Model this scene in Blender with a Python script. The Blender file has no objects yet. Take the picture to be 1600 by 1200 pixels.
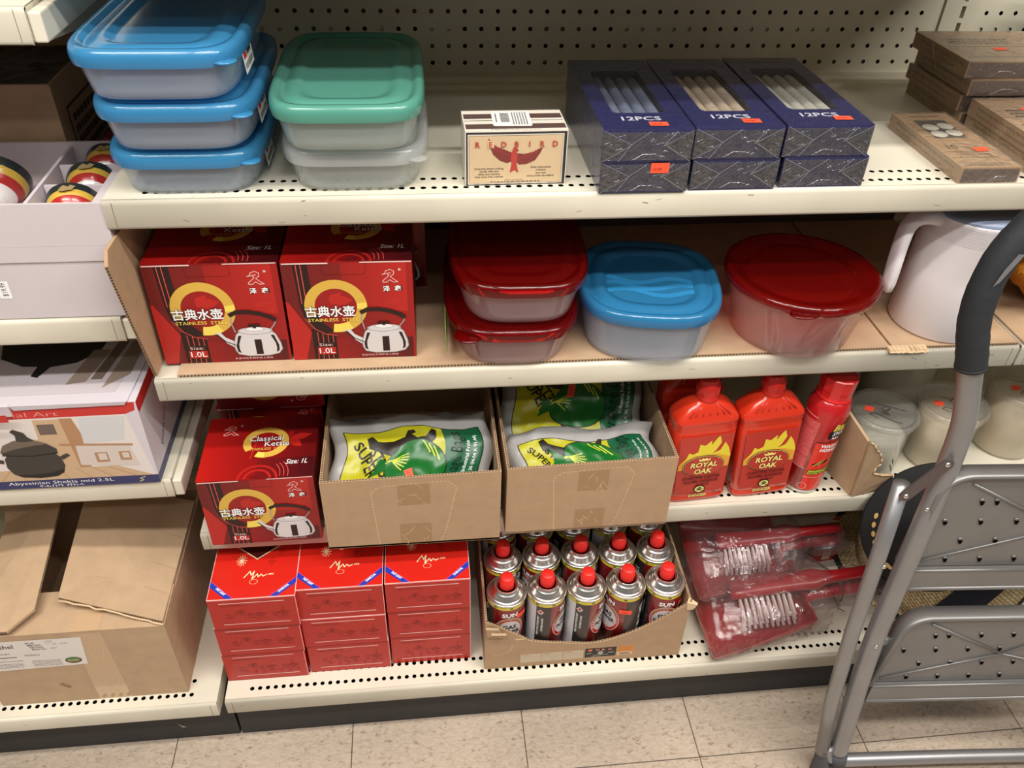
import bpy, bmesh, math, random
from mathutils import Vector, Matrix, noise
D = bpy.data
SC = bpy.context.scene
COL = SC.collection
PI = math.pi
R = random.Random(7)

# ------------------------------------------------------------------ camera, world, lamps, exposure
cam_d = D.cameras.new('camera'); cam = D.objects.new('camera', cam_d); COL.objects.link(cam)
yaw, pit, rol, fpx = 0.128, -0.6618, 0.0371, 1295.5
fw = Vector((math.sin(yaw)*math.cos(pit), math.cos(yaw)*math.cos(pit), math.sin(pit)))
rt = Vector((math.cos(yaw), -math.sin(yaw), 0)); up = rt.cross(fw)
rt2 = rt*math.cos(rol) + up*math.sin(rol); up2 = -rt*math.sin(rol) + up*math.cos(rol)
mw = Matrix.Identity(4)
for i in range(3):
    mw[i][0] = rt2[i]; mw[i][1] = up2[i]; mw[i][2] = -fw[i]
mw[0][3], mw[1][3], mw[2][3] = 0.3575, -0.9023, 1.4107
cam.matrix_world = mw
cam_d.sensor_width = 36; cam_d.lens = fpx/1600*36; cam_d.clip_start = 0.02
SC.camera = cam
w = D.worlds.new('store_ambience'); SC.world = w; w.use_nodes = True
w.node_tree.nodes['Background'].inputs[0].default_value = (0.86, 0.87, 0.92, 1)
w.node_tree.nodes['Background'].inputs[1].default_value = 0.15
def lamp(name, x, y, z, sx, sy, power, col=(1, 0.95, 0.87)):
    l = D.lights.new(name, 'AREA'); l.shape = 'RECTANGLE'; l.size = sx; l.size_y = sy; l.energy = power; l.color = col
    o = D.objects.new(name, l); COL.objects.link(o); o.location = (x, y, z)
    return o
LAMPS = [(x, y, e) for x in (-0.6, 0.75, 2.1) for y, e in ((-0.72, 18), (-1.20, 24), (-1.9, 6))]
for x, y, e in LAMPS:
    lamp('fluorescent_tube_light', x, y, 2.62, 1.15, 0.10, e, (1, 0.955, 0.885) if y > -1 else (0.985, 0.965, 0.93))
SC.view_settings.view_transform = 'Standard'; SC.view_settings.look = 'None'
SC.view_settings.gamma = 1; SC.view_settings.exposure = -0.05; SC.view_settings.use_curve_mapping = False
SC.cycles.transparent_max_bounces = 24
SC.cycles.max_bounces = 7
SC.cycles.sample_clamp_indirect = 4

# ------------------------------------------------------------------ measured levels
zA, zB, zC, zD = .9867, .7319, .4333, .1573
HL = .0361; yD = -.114; yK = -.079; yP = .441; W = 1.2192
zL1, zL2, zL3, zLD = 1.191, .8314, .5525, .1534
xL = -.018

# ------------------------------------------------------------------ materials
def lin(c):
    return tuple(((v/255)/12.92 if v/255 <= .04045 else ((v/255+.055)/1.055)**2.4) for v in c) + (1,)
_M = {}
def mat(c, rough=.5, metal=0., var=0., vs=30., bump=0., bs=200., spec=.5, coat=0., kind='', stretch=(1,1,1)):
    key = (c, rough, metal, var, vs, bump, bs, spec, coat, kind, stretch)
    if key in _M: return _M[key]
    m = D.materials.new('paint_%d_%d_%d' % c if not kind else kind); m.use_nodes = True
    nt = m.node_tree; b = nt.nodes['Principled BSDF']
    b.inputs['Base Color'].default_value = lin(c); b.inputs['Roughness'].default_value = rough
    b.inputs['Metallic'].default_value = metal; b.inputs['Specular IOR Level'].default_value = spec
    b.inputs['Coat Weight'].default_value = coat; b.inputs['Coat Roughness'].default_value = .12
    if var or bump:
        tc = nt.nodes.new('ShaderNodeTexCoord'); mp = nt.nodes.new('ShaderNodeMapping')
        nt.links.new(tc.outputs['Object'], mp.inputs[0]); mp.inputs['Scale'].default_value = stretch
    if var:
        n = nt.nodes.new('ShaderNodeTexNoise'); n.inputs['Scale'].default_value = vs; n.inputs['Detail'].default_value = 5
        nt.links.new(mp.outputs[0], n.inputs[0])
        r = nt.nodes.new('ShaderNodeMapRange'); r.inputs[1].default_value = .3; r.inputs[2].default_value = .7
        r.inputs[3].default_value = 1-var; r.inputs[4].default_value = 1+var*.6
        nt.links.new(n.outputs[0], r.inputs[0])
        mx = nt.nodes.new('ShaderNodeVectorMath'); mx.operation = 'SCALE'; mx.inputs[0].default_value = lin(c)[:3]
        nt.links.new(r.outputs[0], mx.inputs['Scale']); nt.links.new(mx.outputs[0], b.inputs['Base Color'])
    if bump:
        n2 = nt.nodes.new('ShaderNodeTexNoise'); n2.inputs['Scale'].default_value = bs; n2.inputs['Detail'].default_value = 4
        nt.links.new(mp.outputs[0], n2.inputs[0])
        bp = nt.nodes.new('ShaderNodeBump'); bp.inputs['Strength'].default_value = bump; bp.inputs['Distance'].default_value = .002
        nt.links.new(n2.outputs[0], bp.inputs['Height']); nt.links.new(bp.outputs[0], b.inputs['Normal'])
    _M[key] = m
    return m
def clear(name, tint, alpha, body, rough=.25, crinkle=0., cs=60., spec=.5, gl=.035):
    """thin clear or milky plastic: part of the light goes straight through, the rest meets a glossy surface"""
    key = (name, tint, alpha, body, rough, crinkle, cs, gl)
    if key in _M: return _M[key]
    m = D.materials.new(name); m.use_nodes = True; nt = m.node_tree
    b = nt.nodes['Principled BSDF']; out = nt.nodes['Material Output']
    b.inputs['Base Color'].default_value = lin(body); b.inputs['Roughness'].default_value = rough
    b.inputs['Specular IOR Level'].default_value = spec
    t = nt.nodes.new('ShaderNodeBsdfTransparent'); t.inputs[0].default_value = lin(tint)
    g = nt.nodes.new('ShaderNodeBsdfGlossy'); g.inputs['Roughness'].default_value = max(.04, rough*.5)
    fc = nt.nodes.new('ShaderNodeLayerWeight'); pw = nt.nodes.new('ShaderNodeMath'); pw.operation = 'POWER'; pw.inputs[1].default_value = 4
    lw = nt.nodes.new('ShaderNodeMath'); lw.operation = 'MULTIPLY_ADD'; lw.inputs[1].default_value = .5; lw.inputs[2].default_value = gl
    nt.links.new(fc.outputs['Facing'], pw.inputs[0]); nt.links.new(pw.outputs[0], lw.inputs[0])
    m1 = nt.nodes.new('ShaderNodeMixShader'); m1.inputs[0].default_value = alpha
    tl = nt.nodes.new('ShaderNodeBsdfTranslucent'); tl.inputs[0].default_value = lin(body)
    mt = nt.nodes.new('ShaderNodeMixShader'); mt.inputs[0].default_value = .4
    nt.links.new(b.outputs[0], mt.inputs[1]); nt.links.new(tl.outputs[0], mt.inputs[2])
    nt.links.new(t.outputs[0], m1.inputs[1]); nt.links.new(mt.outputs[0], m1.inputs[2])
    m2 = nt.nodes.new('ShaderNodeMixShader'); nt.links.new(lw.outputs[0], m2.inputs[0])
    nt.links.new(m1.outputs[0], m2.inputs[1]); nt.links.new(g.outputs[0], m2.inputs[2])
    nt.links.new(m2.outputs[0], out.inputs[0])
    if crinkle:
        tc = nt.nodes.new('ShaderNodeTexCoord'); v = nt.nodes.new('ShaderNodeTexNoise')
        v.inputs['Scale'].default_value = cs; v.inputs['Detail'].default_value = 3; v.inputs['Distortion'].default_value = 2.2
        nt.links.new(tc.outputs['Object'], v.inputs[0])
        bp = nt.nodes.new('ShaderNodeBump'); bp.inputs['Strength'].default_value = crinkle; bp.inputs['Distance'].default_value = .004
        nt.links.new(v.outputs[0], bp.inputs['Height'])
        for n in (b, g, fc): nt.links.new(bp.outputs[0], n.inputs['Normal'])
    _M[key] = m
    return m
CREAM = mat((218, 211, 192), .42, var=.07, vs=9, bump=.05, bs=60, kind='cream_enamel_steel')
CREAMD = mat((196, 186, 160), .45, var=.06, vs=12, kind='cream_enamel_bracket')
PEG = mat((206, 199, 178), .6, var=.05, vs=20, bump=.04, bs=300, kind='painted_pegboard')
DARKHOLE = mat((5, 4, 4), 1., spec=0., kind='dark_recess')  # black painted into holes and slots in place of their shade
KICKM = mat((42, 41, 44), .55, var=.15, vs=14, kind='charcoal_kick_plate')
CARD = mat((176, 144, 112), .85, var=.07, vs=45, bump=.06, bs=420, kind='brown_cardboard')
CARDL = mat((186, 156, 124), .85, var=.08, vs=35, bump=.06, bs=420, kind='light_cardboard')
CARDD = mat((70, 48, 32), .9, kind='corrugation_shadow_gap')
CARDE = mat((216, 188, 150), .9, kind='cardboard_cut_edge')
TAPE = mat((176, 142, 106), .22, bump=.35, bs=60, kind='brown_packing_tape')
WHITE = mat((240, 238, 236), .5, kind='white_print')
BLACK = mat((18, 16, 17), .5, kind='black_print')
ORANGE = mat((255, 84, 52), .6, kind='orange_price_sticker')
SILVER = mat((158, 157, 158), .40, metal=.7, var=.06, vs=18, bump=.04, bs=90, kind='silver_painted_tube')
CHROME = mat((232, 230, 225), .27, metal=1., kind='tinplate')
FOIL = clear('cellophane_wrap', (250, 250, 252), .03, (225, 225, 230), .10, .7, 55)
FOILC = clear('crumpled_cellophane', (225, 225, 228), .30, (104, 104, 108), .42, 1.0, 62, gl=.15)
MILK = clear('milky_clear_plastic', (252, 253, 255), .27, (232, 244, 255), .22)
MILKP = clear('frosted_clear_plastic', (253, 253, 253), .27, (246, 252, 250), .24)

# ------------------------------------------------------------------ mesh builder
_text = {}
def text_tris(s, bold=0., shear=0., res=2):
    k = (s, bold, shear, res)
    if k in _text: return _text[k]
    c = D.curves.new('t', 'FONT'); c.body = s; c.size = 1; c.offset = bold; c.shear = shear; c.resolution_u = res
    o = D.objects.new('t', c); me = D.meshes.new_from_object(o)
    vs = [(v.co.x, v.co.y) for v in me.vertices]; fs = [tuple(p.vertices) for p in me.polygons]
    D.objects.remove(o); D.curves.remove(c); D.meshes.remove(me)
    if vs:
        x0 = min(v[0] for v in vs); x1 = max(v[0] for v in vs); y0 = min(v[1] for v in vs); y1 = max(v[1] for v in vs)
    else: x0 = x1 = y0 = y1 = 0
    _text[k] = (vs, fs, (x0, y0, x1, y1))
    return _text[k]
class Plane:
    maxe = None
    def __init__(s, o, ux, uy, sc=1., eps=.00014):
        s.o = Vector(o); s.ux = Vector(ux).normalized(); s.uy = Vector(uy).normalized(); s.n = s.ux.cross(s.uy); s.sc = sc; s.eps = eps
    def __call__(s, x, y, l=1): return s.o + s.ux*(x*s.sc) + s.uy*(y*s.sc) + s.n*(l*s.eps)
class Cyl:
    """x = arc length, y = height, on a cylinder of radius r about z, x=0 facing -y"""
    def __init__(s, r, z0=0., eps=.0002, maxe=.004): s.r = r; s.z0 = z0; s.eps = eps; s.maxe = maxe
    def __call__(s, x, y, l=1):
        a = x/s.r; rr = s.r + l*s.eps
        return Vector((rr*math.sin(a), -rr*math.cos(a), s.z0+y))
class Surf:
    def __init__(s, f, maxe=.01): s.f = f; s.maxe = maxe
    def __call__(s, x, y, l=1): return s.f(x, y, l)
class MB:
    def __init__(s): s.v = []; s.f = []; s.m = []; s.sm = []; s.mats = []
    def mi(s, m):
        if m not in s.mats: s.mats.append(m)
        return s.mats.index(m)
    def add(s, vs, fs, m, smooth=False):
        b = len(s.v); s.v += [tuple(v) for v in vs]; i = s.mi(m)
        for f in fs: s.f.append(tuple(b+k for k in f)); s.m.append(i); s.sm.append(smooth)
        return s
    def box(s, x0, x1, y0, y1, z0, z1, m):
        vs = [(x, y, z) for z in (z0, z1) for y in (y0, y1) for x in (x0, x1)]
        return s.add(vs, [(0,2,3,1),(4,5,7,6),(0,1,5,4),(2,6,7,3),(0,4,6,2),(1,3,7,5)], m)
    def hexa(s, p, m, smooth=False):
        """p: bottom 4 (ccw from above) then top 4"""
        return s.add(p, [(3,2,1,0),(4,5,6,7),(0,1,5,4),(1,2,6,5),(2,3,7,6),(3,0,4,7)], m, smooth)
    def slab(s, pts, n, t, m):
        """thin sheet with thickness t along n from a planar outline"""
        n = Vector(n).normalized()*t; k = len(pts)
        a = [Vector(p) for p in pts]; b = [p+n for p in a]
        return s.add(a+b, [tuple(range(k))[::-1], tuple(range(k, 2*k))] + [(i, (i+1) % k, (i+1) % k+k, i+k) for i in range(k)], m)
    def loft(s, rings, m, smooth=True, cap0=True, cap1=True, closed=True):
        n = len(rings[0]); vs = [p for r in rings for p in r]; fs = []
        for i in range(len(rings)-1):
            for j in range(n if closed else n-1):
                k = (j+1) % n; fs.append((i*n+j, i*n+k, (i+1)*n+k, (i+1)*n+j))
        if cap0: fs.append(tuple(range(n))[::-1])
        if cap1: fs.append(tuple((len(rings)-1)*n+j for j in range(n)))
        return s.add(vs, fs, m, smooth)
    def lathe(s, prof, m, n=36, c=(0,0,0), smooth=True, cap0=True, cap1=True, M=None, sy=1.):
        rings = []
        for r, z in prof:
            ring = [Vector((c[0]+r*math.cos(2*PI*k/n), c[1]+sy*r*math.sin(2*PI*k/n), c[2]+z)) for k in range(n)]
            if M: ring = [M @ p for p in ring]
            rings.append(ring)
        return s.loft(rings, m, smooth, cap0, cap1)
    def tube(s, pts, r, m, n=14, cap=True, squash=1.):
        pts = [Vector(p) for p in pts]; rings = []; N = None
        for i, p in enumerate(pts):
            t = (pts[min(i+1, len(pts)-1)] - pts[max(i-1, 0)]).normalized()
            if N is None: N = t.orthogonal().normalized()
            N = (N - t*N.dot(t)).normalized(); B = t.cross(N)
            rr = r[i] if isinstance(r, (list, tuple)) else r
            rings.append([p + N*(rr*math.cos(2*PI*k/n)) + B*(rr*squash*math.sin(2*PI*k/n)) for k in range(n)])
        return s.loft(rings, m, True, cap, cap)
    # ---- printing
    def draw(s, F, pts, m, l=1):
        s.k = (getattr(s, 'k', 0)+1) % 9; l = l+.09*s.k
        me = getattr(F, 'maxe', None)
        if not me or len(pts) < 3: return s.add([F(x, y, l) for x, y in pts], [tuple(range(len(pts)))], m, bool(me))
        bm = bmesh.new(); bm.faces.new([bm.verts.new((x, y, 0)) for x, y in pts])
        s._sub(bm, F, m, l, me)
        return s
    def _sub(s, bm, F, m, l, me):
        bmesh.ops.triangulate(bm, faces=bm.faces[:])
        for _ in range(7):
            es = [e for e in bm.edges if e.calc_length() > me]
            if not es: break
            bmesh.ops.subdivide_edges(bm, edges=es, cuts=1)
            bmesh.ops.triangulate(bm, faces=[f for f in bm.faces if len(f.verts) > 3])
        bm.verts.index_update()
        s.add([F(v.co.x, v.co.y, l) for v in bm.verts], [tuple(v.index for v in f.verts) for f in bm.faces], m, True)
        bm.free()
    def rect(s, F, x0, y0, x1, y1, m, l=1): return s.draw(F, [(x0,y0),(x1,y0),(x1,y1),(x0,y1)], m, l)
    def ell(s, F, cx, cy, rx, ry, m, l=1, n=32, a0=0, a1=2*PI):
        return s.draw(F, [(cx+rx*math.cos(a0+(a1-a0)*k/n), cy+ry*math.sin(a0+(a1-a0)*k/n)) for k in range(n)], m, l)
    def ring(s, F, cx, cy, r0, r1, m, l=1, n=40, a0=0., a1=2*PI, ay=1.):
        for k in range(n):
            a = a0+(a1-a0)*k/n; b = a0+(a1-a0)*(k+1)/n
            s.draw(F, [(cx+r0*math.cos(a), cy+ay*r0*math.sin(a)), (cx+r1*math.cos(a), cy+ay*r1*math.sin(a)),
                       (cx+r1*math.cos(b), cy+ay*r1*math.sin(b)), (cx+r0*math.cos(b), cy+ay*r0*math.sin(b))], m, l)
        return s
    def stroke(s, F, pts, wd, m, l=1):
        for (a, b), (c, d) in zip(pts, pts[1:]):
            dx, dy = c-a, d-b; L = math.hypot(dx, dy) or 1; nx, ny = -dy/L*wd/2, dx/L*wd/2; ex, ey = dx/L*wd*.3, dy/L*wd*.3
            s.draw(F, [(a+nx-ex, b+ny-ey), (a-nx-ex, b-ny-ey), (c-nx+ex, d-ny+ey), (c+nx+ex, d+ny+ey)], m, l)
        return s
    def text(s, F, t, x, y, h, m, l=2, al='l', bold=0., shear=0., rot=0., wd=None, res=2, gap=0.):
        """h = size of the font; wd = forced width"""
        vs, fs, bb = text_tris(t, bold, shear, res)
        if not vs: return s
        W_ = (bb[2]-bb[0])*h; sx = (wd/W_) if wd else 1.
        off = {'l': 0, 'c': -.5, 'r': -1}[al]*W_*sx
        cr, sr = math.cos(rot), math.sin(rot); pts = []
        for a, b in vs:
            px = (a-bb[0])*h*sx+off; py = b*h; pts.append((x+px*cr-py*sr, y+px*sr+py*cr))
        s.add([F(a, b, l) for a, b in pts], fs, m)
        return s
    def otext(s, F, t, x, y, h, m, mo, l=2, o=.03, **k):
        b = k.pop('bold', 0.)
        s.text(F, t, x, y, h, mo, l, bold=b+o, **k)
        return s.text(F, t, x, y, h, m, l+1, bold=b, **k)
    def scribble(s, F, x0, y0, x1, y1, rows, m, l=2, seed=1, fill=.55):
        """rows of tiny unreadable print"""
        q = random.Random(seed); dy = (y1-y0)/rows
        for i in range(rows):
            y = y1-(i+.5)*dy; x = x0
            while x < x1:
                wl = q.uniform(.03, .1)*(x1-x0); e = min(x1, x+wl)
                s.rect(F, x, y-dy*fill/2, e, y+dy*fill/2, m, l); x = e+.02*(x1-x0)
        return s
    def build(s, name, parent=None, label=None, loc=None, bevel=0., sub=0):
        me = D.meshes.new(name); me.from_pydata(s.v, [], s.f)
        for m in s.mats: me.materials.append(m)
        me.polygons.foreach_set('material_index', s.m); me.polygons.foreach_set('use_smooth', s.sm)
        me.update()
        o = D.objects.new(name, me); COL.objects.link(o)
        if parent: o.parent = parent
        if loc: o.location = loc
        if label: o['label'] = label
        if bevel:
            b = o.modifiers.new('edge', 'BEVEL'); b.width = bevel; b.segments = 2; b.limit_method = 'ANGLE'; b.angle_limit = .6
        if sub:
            b = o.modifiers.new('smooth', 'SUBSURF'); b.levels = sub; b.render_levels = sub
        return o
def tag(o, label, cat, group=None, kind=None):
    o['label'] = label; o['category'] = cat
    if group: o['group'] = group
    if kind: o['kind'] = kind
    return o
def thing(name, label, cat, loc=(0,0,0), rz=0., group=None, rot=None):
    o = D.objects.new(name, None); COL.objects.link(o); o.location = loc
    o.rotation_euler = rot if rot else (0, 0, rz); o.empty_display_size = .03
    return tag(o, label, cat, group)
def dup(root, label, loc, rz=0., group=None, rot=None):
    def cp(o, par):
        c = o.copy(); COL.objects.link(c); c.parent = par
        for ch in o.children: cp(ch, c)
        return c
    c = cp(root, None); c.location = loc; c.rotation_euler = rot if rot else (0, 0, rz); c['label'] = label
    if group: c['group'] = group
    return c
def rrect(w_, d_, r, z, n=6, cx=0., cy=0.):
    out = []
    for qx, qy, a0 in ((1, 1, 0), (-1, 1, PI/2), (-1, -1, PI), (1, -1, 1.5*PI)):
        for k in range(n+1):
            a = a0+PI/2*k/n
            out.append(Vector((cx+qx*(w_/2-r)+r*math.cos(a), cy+qy*(d_/2-r)+r*math.sin(a), z)))
    return out
def sring(w_, d_, e, z, n=44):
    out = []
    for k in range(n):
        a = 2*PI*(k+.5)/n; c_, s_ = math.cos(a), math.sin(a)
        out.append(Vector((w_/2*math.copysign(abs(c_)**(2/e), c_), d_/2*math.copysign(abs(s_)**(2/e), s_), z)))
    return out
def corr_edge(mb, a, b, t, n, m1=None, step=.0045):
    """cut edge of corrugated board: a row of small dark flute openings between a and b; t = board normal*thickness, n = outward"""
    a, b, t, n = Vector(a), Vector(b), Vector(t), Vector(n).normalized()*.0003
    L = (b-a).length; k = max(1, int(L/step)); d = (b-a)/k
    for i in range(k):
        p = a+d*i+n
        mb.add([p+d*.1+t*.22, p+d*.62+t*.22, p+d*.9+t*.78, p+d*.38+t*.78], [(0,1,2,3)], m1 or CARDD)
    return mb

# ------------------------------------------------------------------ floor and gondola
def perf2(mb, F, nx, ny, px, py, r, depth, m, mh, pick=None):
    for i in range(nx):
        for j in range(ny):
            x, y = i*px, j*py; vs = []
            for k in range(8):
                c_, s_ = math.cos(PI/4*k), math.sin(PI/4*k)
                qx = 0 if abs(c_) < .3 else math.copysign(px/2, c_); qy = 0 if abs(s_) < .3 else math.copysign(py/2, s_)
                vs.append(F(x+qx, y+qy, 0))
            for k in range(8): vs.append(F(x+r*math.cos(PI/4*k), y+r*math.sin(PI/4*k), 0))
            for k in range(8): vs.append(vs[8+k]-F.n*depth)
            mb.add(vs, [(k, (k+1) % 8, (k+1) % 8+8, k+8) for k in range(8)] + [], m)
            mb.add(vs[8:], [(k, (k+1) % 8, (k+1) % 8+8, k+8) for k in range(8)], mh)
            mb.add(vs[16:], [tuple(range(8))], pick(i, j) if pick else mh)
def scuffs(mb, F, x0, x1, y0, y1, n, m, seed):
    q = random.Random(seed)
    for _ in range(n):
        x = q.uniform(x0, x1); y = q.uniform(y0, y1); a = q.uniform(-.5, .5); L = q.uniform(.002, .009)
        mb.stroke(F, [(x, y), (x+L*math.cos(a), y+L*math.sin(a))], q.uniform(.0003, .0009), m, 1)
SCUFF = mat((120, 100, 74), .8, kind='scuff_mark')
def make_shelf(label, x0, x1, yf, yb, z, end=None, seed=1, back=True, group=None):
    t = thing('gondola_shelf', label, 'shelf', (x0, yf, z), group=group)
    L = x1-x0; dp = yb-yf
    mb = MB(); F = Plane((0,0,0), (1,0,0), (0,1,0))
    px = .0127; nx = int((L-.066)/px); xs = (L-nx*px)/2; ya, yb_ = .0083, .0587
    perf2(mb, Plane((xs+px/2, .021, 0), (1,0,0), (0,1,0)), nx, 2, px, .0252, .0037, .0058, CREAM, DARKHOLE)
    mb.rect(F, 0, .005, L, .0084, CREAM, 0); mb.rect(F, 0, .0588, L, dp-.085, CREAM, 0)
    mb.rect(F, 0, .0084, xs, .0588, CREAM, 0); mb.rect(F, xs+nx*px, .0084, L, .0588, CREAM, 0)
    # rolled grooves along the back of the deck
    prof = [(dp-.085, 0), (dp-.078, -.004), (dp-.066, -.004), (dp-.058, .001), (dp-.048, .001), (dp-.042, -.004), (dp-.030, -.004), (dp-.022, .002), (dp, .002)]
    for (a, za), (b, zb) in zip(prof, prof[1:]):
        mb.add([(0,a,za),(L,a,za),(L,b,zb),(0,b,zb)], [(0,1,2,3)], CREAM, True)
    mb.box(.002, L-.002, .0045, dp, -.009, -.0068, CREAMD)
    scuffs(mb, F, .02, L-.02, .005, .25, 14, SCUFF, seed)
    mb.build('shelf_deck', t)
    mb = MB()
    pr = [(.006, 0), (.0025, -.0006), (.0006, -.003), (0, -.006), (0, -HL+.004), (.0015, -HL+.0006), (.004, -HL), (.016, -HL), (.016, -HL+.0016), (.004, -HL+.0016), (.0022, -HL+.005), (.0022, -.006), (.006, -.003)]
    mb.loft([[Vector((x, a, b)) for a, b in pr] for x in (0, L)], CREAM)
    Ff = Plane((0,0,0), (1,0,0), (0,0,1))
    for xx in (.0105, L-.0105): mb.rect(Ff, xx, -HL+.003, xx+.0006, -.002, SCUFF, 1)
    scuffs(mb, Ff, .02, L-.02, -HL+.004, -.004, 9, SCUFF, seed+50)
    mb.build('shelf_lip', t)
    for xx in (0, L-.0016):
        mb = MB(); mb.box(xx, xx+.0016, .002, dp, -HL, -.0012, CREAM)
        if z > .2: mb.hexa([(xx+.003,.03,-HL-.004),(xx+.005,.03,-HL-.004),(xx+.005,dp,-HL-.055),(xx+.003,dp,-HL-.055),(xx+.003,.03,-.01),(xx+.005,.03,-.01),(xx+.005,dp,-.01),(xx+.003,dp,-.01)], CREAMD)
        mb.build('shelf_bracket', t)
    if end:
        mb = MB()
        if end > 0: mb.box(L+.0004, L+.0135, .003, dp, -HL+.0015, -.005, CREAM)
        else: mb.box(-.0135, -.0004, .003, dp, -HL+.0015, -.005, CREAM)
        mb.build('end_flange', t, bevel=.002)
    return t
make_shelf('cream steel shelf holding the blue and green lidded food tubs and candle boxes', 0, W+.012, 0, yP, zA, seed=3)
make_shelf('cream steel shelf lined with cardboard under the two front kettle boxes and the white pitcher', 0, W, 0, yP, zB, seed=4)
make_shelf('cream steel shelf carrying the open cartons of garbage bags and the charcoal lighter bottles', 0, W, 0, yP, zC, seed=5)
make_shelf('lowest cream steel shelf, under the red charcoal boxes and the tray of gas cans', .006, W, yD, yP, zD, seed=6)
make_shelf('cream steel shelf above the frame that shades the pegboard, next over the candle boxes', 0, W, 0, yP, 1.268, seed=7)
make_shelf('cream steel shelf end at the top left corner of the photo, above the brown carton', -1.236, xL, 0, yP, zL1, end=1, seed=8)
make_shelf('cream steel shelf under the white gift boxes at left', -1.236, xL, 0, yP, zL2, end=1, seed=9)
make_shelf('cream steel shelf under the white clay pot box at left', -1.236, xL, 0, yP, zL3, end=1, seed=10)
make_shelf('lowest cream steel shelf at left, under the big flapped carton', -1.236, -.008, yD, yP, zLD, seed=11)
make_shelf('cream steel shelf starting at the right edge, beyond the white pitcher', 1.2235, 2.44, 0, yP, zB, seed=12)
make_shelf('cream steel shelf at the right edge carrying the rightmost powder tub', 1.2235, 2.44, 0, yP, zC, seed=13)
make_shelf('lowest cream steel shelf at right, behind the step ladder', 1.2235, 2.44, yD, yP, zD, seed=14)
make_shelf('cream steel shelf at right level with the tealight boxes', 1.2325, 2.44, 0, yP, zA, seed=15)

def peg_panel(label, x0, x1, holes_x0, nx):
    mb = MB(); p = .0254; z0, ny = 1.0803-.0254*4, 13
    F = Plane((holes_x0, yP, z0), (1,0,0), (0,0,1))
    q = random.Random(nx); BR_, BP_, BG_ = mat((104, 44, 38), .8, kind='red_goods_behind'), mat((226, 220, 204), .8, kind='pale_goods_behind'), mat((104, 96, 78), .8, kind='dull_goods_behind')
    def pick(i, j):
        if j == 4: return BR_ if i < 16 and nx == 46 else DARKHOLE
        if j == 3: return BP_ if q.random() < .4 else (BG_ if q.random() < .4 else DARKHOLE)
        return BG_ if q.random() < .62 else DARKHOLE
    perf2(mb, F, nx, ny, p, p, .0035, .0032, PEG, DARKHOLE, pick)
    F2 = Plane((0, yP, 0), (1,0,0), (0,0,1)); xa, xb = holes_x0-p/2, holes_x0+(nx-.5)*p; za, zb = z0-p/2, z0+(ny-.5)*p
    mb.rect(F2, x0, .02, x1, za, PEG, 0); mb.rect(F2, x0, za, xa, zb, PEG, 0); mb.rect(F2, xb, za, x1, zb, PEG, 0); mb.rect(F2, x0, zb, x1, 1.75, PEG, 0)
    mb.box(x0, x1, yP+.0045, yP+.008, .02, 1.75, PEG)
    tag(mb.build('pegboard_panel'), label, 'pegboard')
peg_panel('cream pegboard back panel with round holes, behind the candle boxes', .012, 1.2065, .1573-.0254*5, 46)
peg_panel('cream pegboard back panel to the right of the slotted post', 1.268, 2.43, 1.2848, 44)
peg_panel('cream back panel behind the left bay of white gift boxes', -1.20, -.035, -1.18, 45)
for lab, xx in (('slotted cream upright post at the upper right, left of the last pegboard', 1.2415), ('cream upright post behind the join of the left and middle bays', -.0115)):
    mb = MB()
    pw = .034 if xx > 1 else .022
    for s_ in (-1, 1):
        a, b = sorted((xx+s_*.0035, xx+s_*pw)); mb.box(a, min(b, xx+.0255), yP-.003, yP+.03, .01, 1.75, PEG)
    mb.box(xx-.0035, xx+.0035, yP+.010, yP+.03, .01, 1.75, DARKHOLE)
    for k in range(66):
        z = .05+k*.0254; mb.box(xx-.0035, xx+.0035, yP-.003, yP+.010, z, z+.0065, PEG)
    mb.box(xx-pw, xx-pw+.0008, yP-.0035, yP-.003, .1, 1.75, SCUFF)
    tag(mb.build('upright_post'), lab, 'post')
for lab, a, b in (('charcoal kick plate under the middle bay, meeting the floor tiles', .004, W), ('charcoal kick plate under the left bay', -1.236, .0005), ('charcoal kick plate behind the ladder at right', W+.003, 2.44)):
    mb = MB(); mb.box(a, b, yK, yK+.012, 0, zD-HL-.004, KICKM)
    Fk = Plane((0, yK, 0), (1,0,0), (0,0,1)); scuffs(mb, Fk, a, b, .005, .08, 14, mat((110, 108, 104), .8, kind='grey_scuff'), 5)
    if a < 0: mb.draw(Fk, [(-.10,.05),(-.085,.035),(-.092,.034)], mat((150, 145, 130), .8, kind='pale_scrape'), 2)
    tag(mb.build('kick_plate', bevel=.001), lab, 'kick plate')

# vinyl floor tiles
m = D.materials.new('speckled_vinyl_tile'); m.use_nodes = True; nt = m.node_tree; b = nt.nodes['Principled BSDF']
tc = nt.nodes.new('ShaderNodeTexCoord'); mp = nt.nodes.new('ShaderNodeMapping'); nt.links.new(tc.outputs['Object'], mp.inputs[0])
br = nt.nodes.new('ShaderNodeTexBrick'); nt.links.new(mp.outputs[0], br.inputs['Vector'])
br.offset = 0; br.inputs['Scale'].default_value = 1; br.inputs['Mortar Size'].default_value = .0011; br.inputs['Brick Width'].default_value = .3048; br.inputs['Row Height'].default_value = .3048
br.inputs['Color1'].default_value = lin((186, 170, 153)); br.inputs['Color2'].default_value = lin((181, 166, 150)); br.inputs['Mortar'].default_value = lin((95, 84, 76)); br.inputs['Mortar Smooth'].default_value = .2
mp.inputs['Location'].default_value = (.1069, .5, 0)
n1 = nt.nodes.new('ShaderNodeTexNoise'); n1.inputs['Scale'].default_value = 150; n1.inputs['Detail'].default_value = 3; n1.inputs['Distortion'].default_value = 1.1
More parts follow.
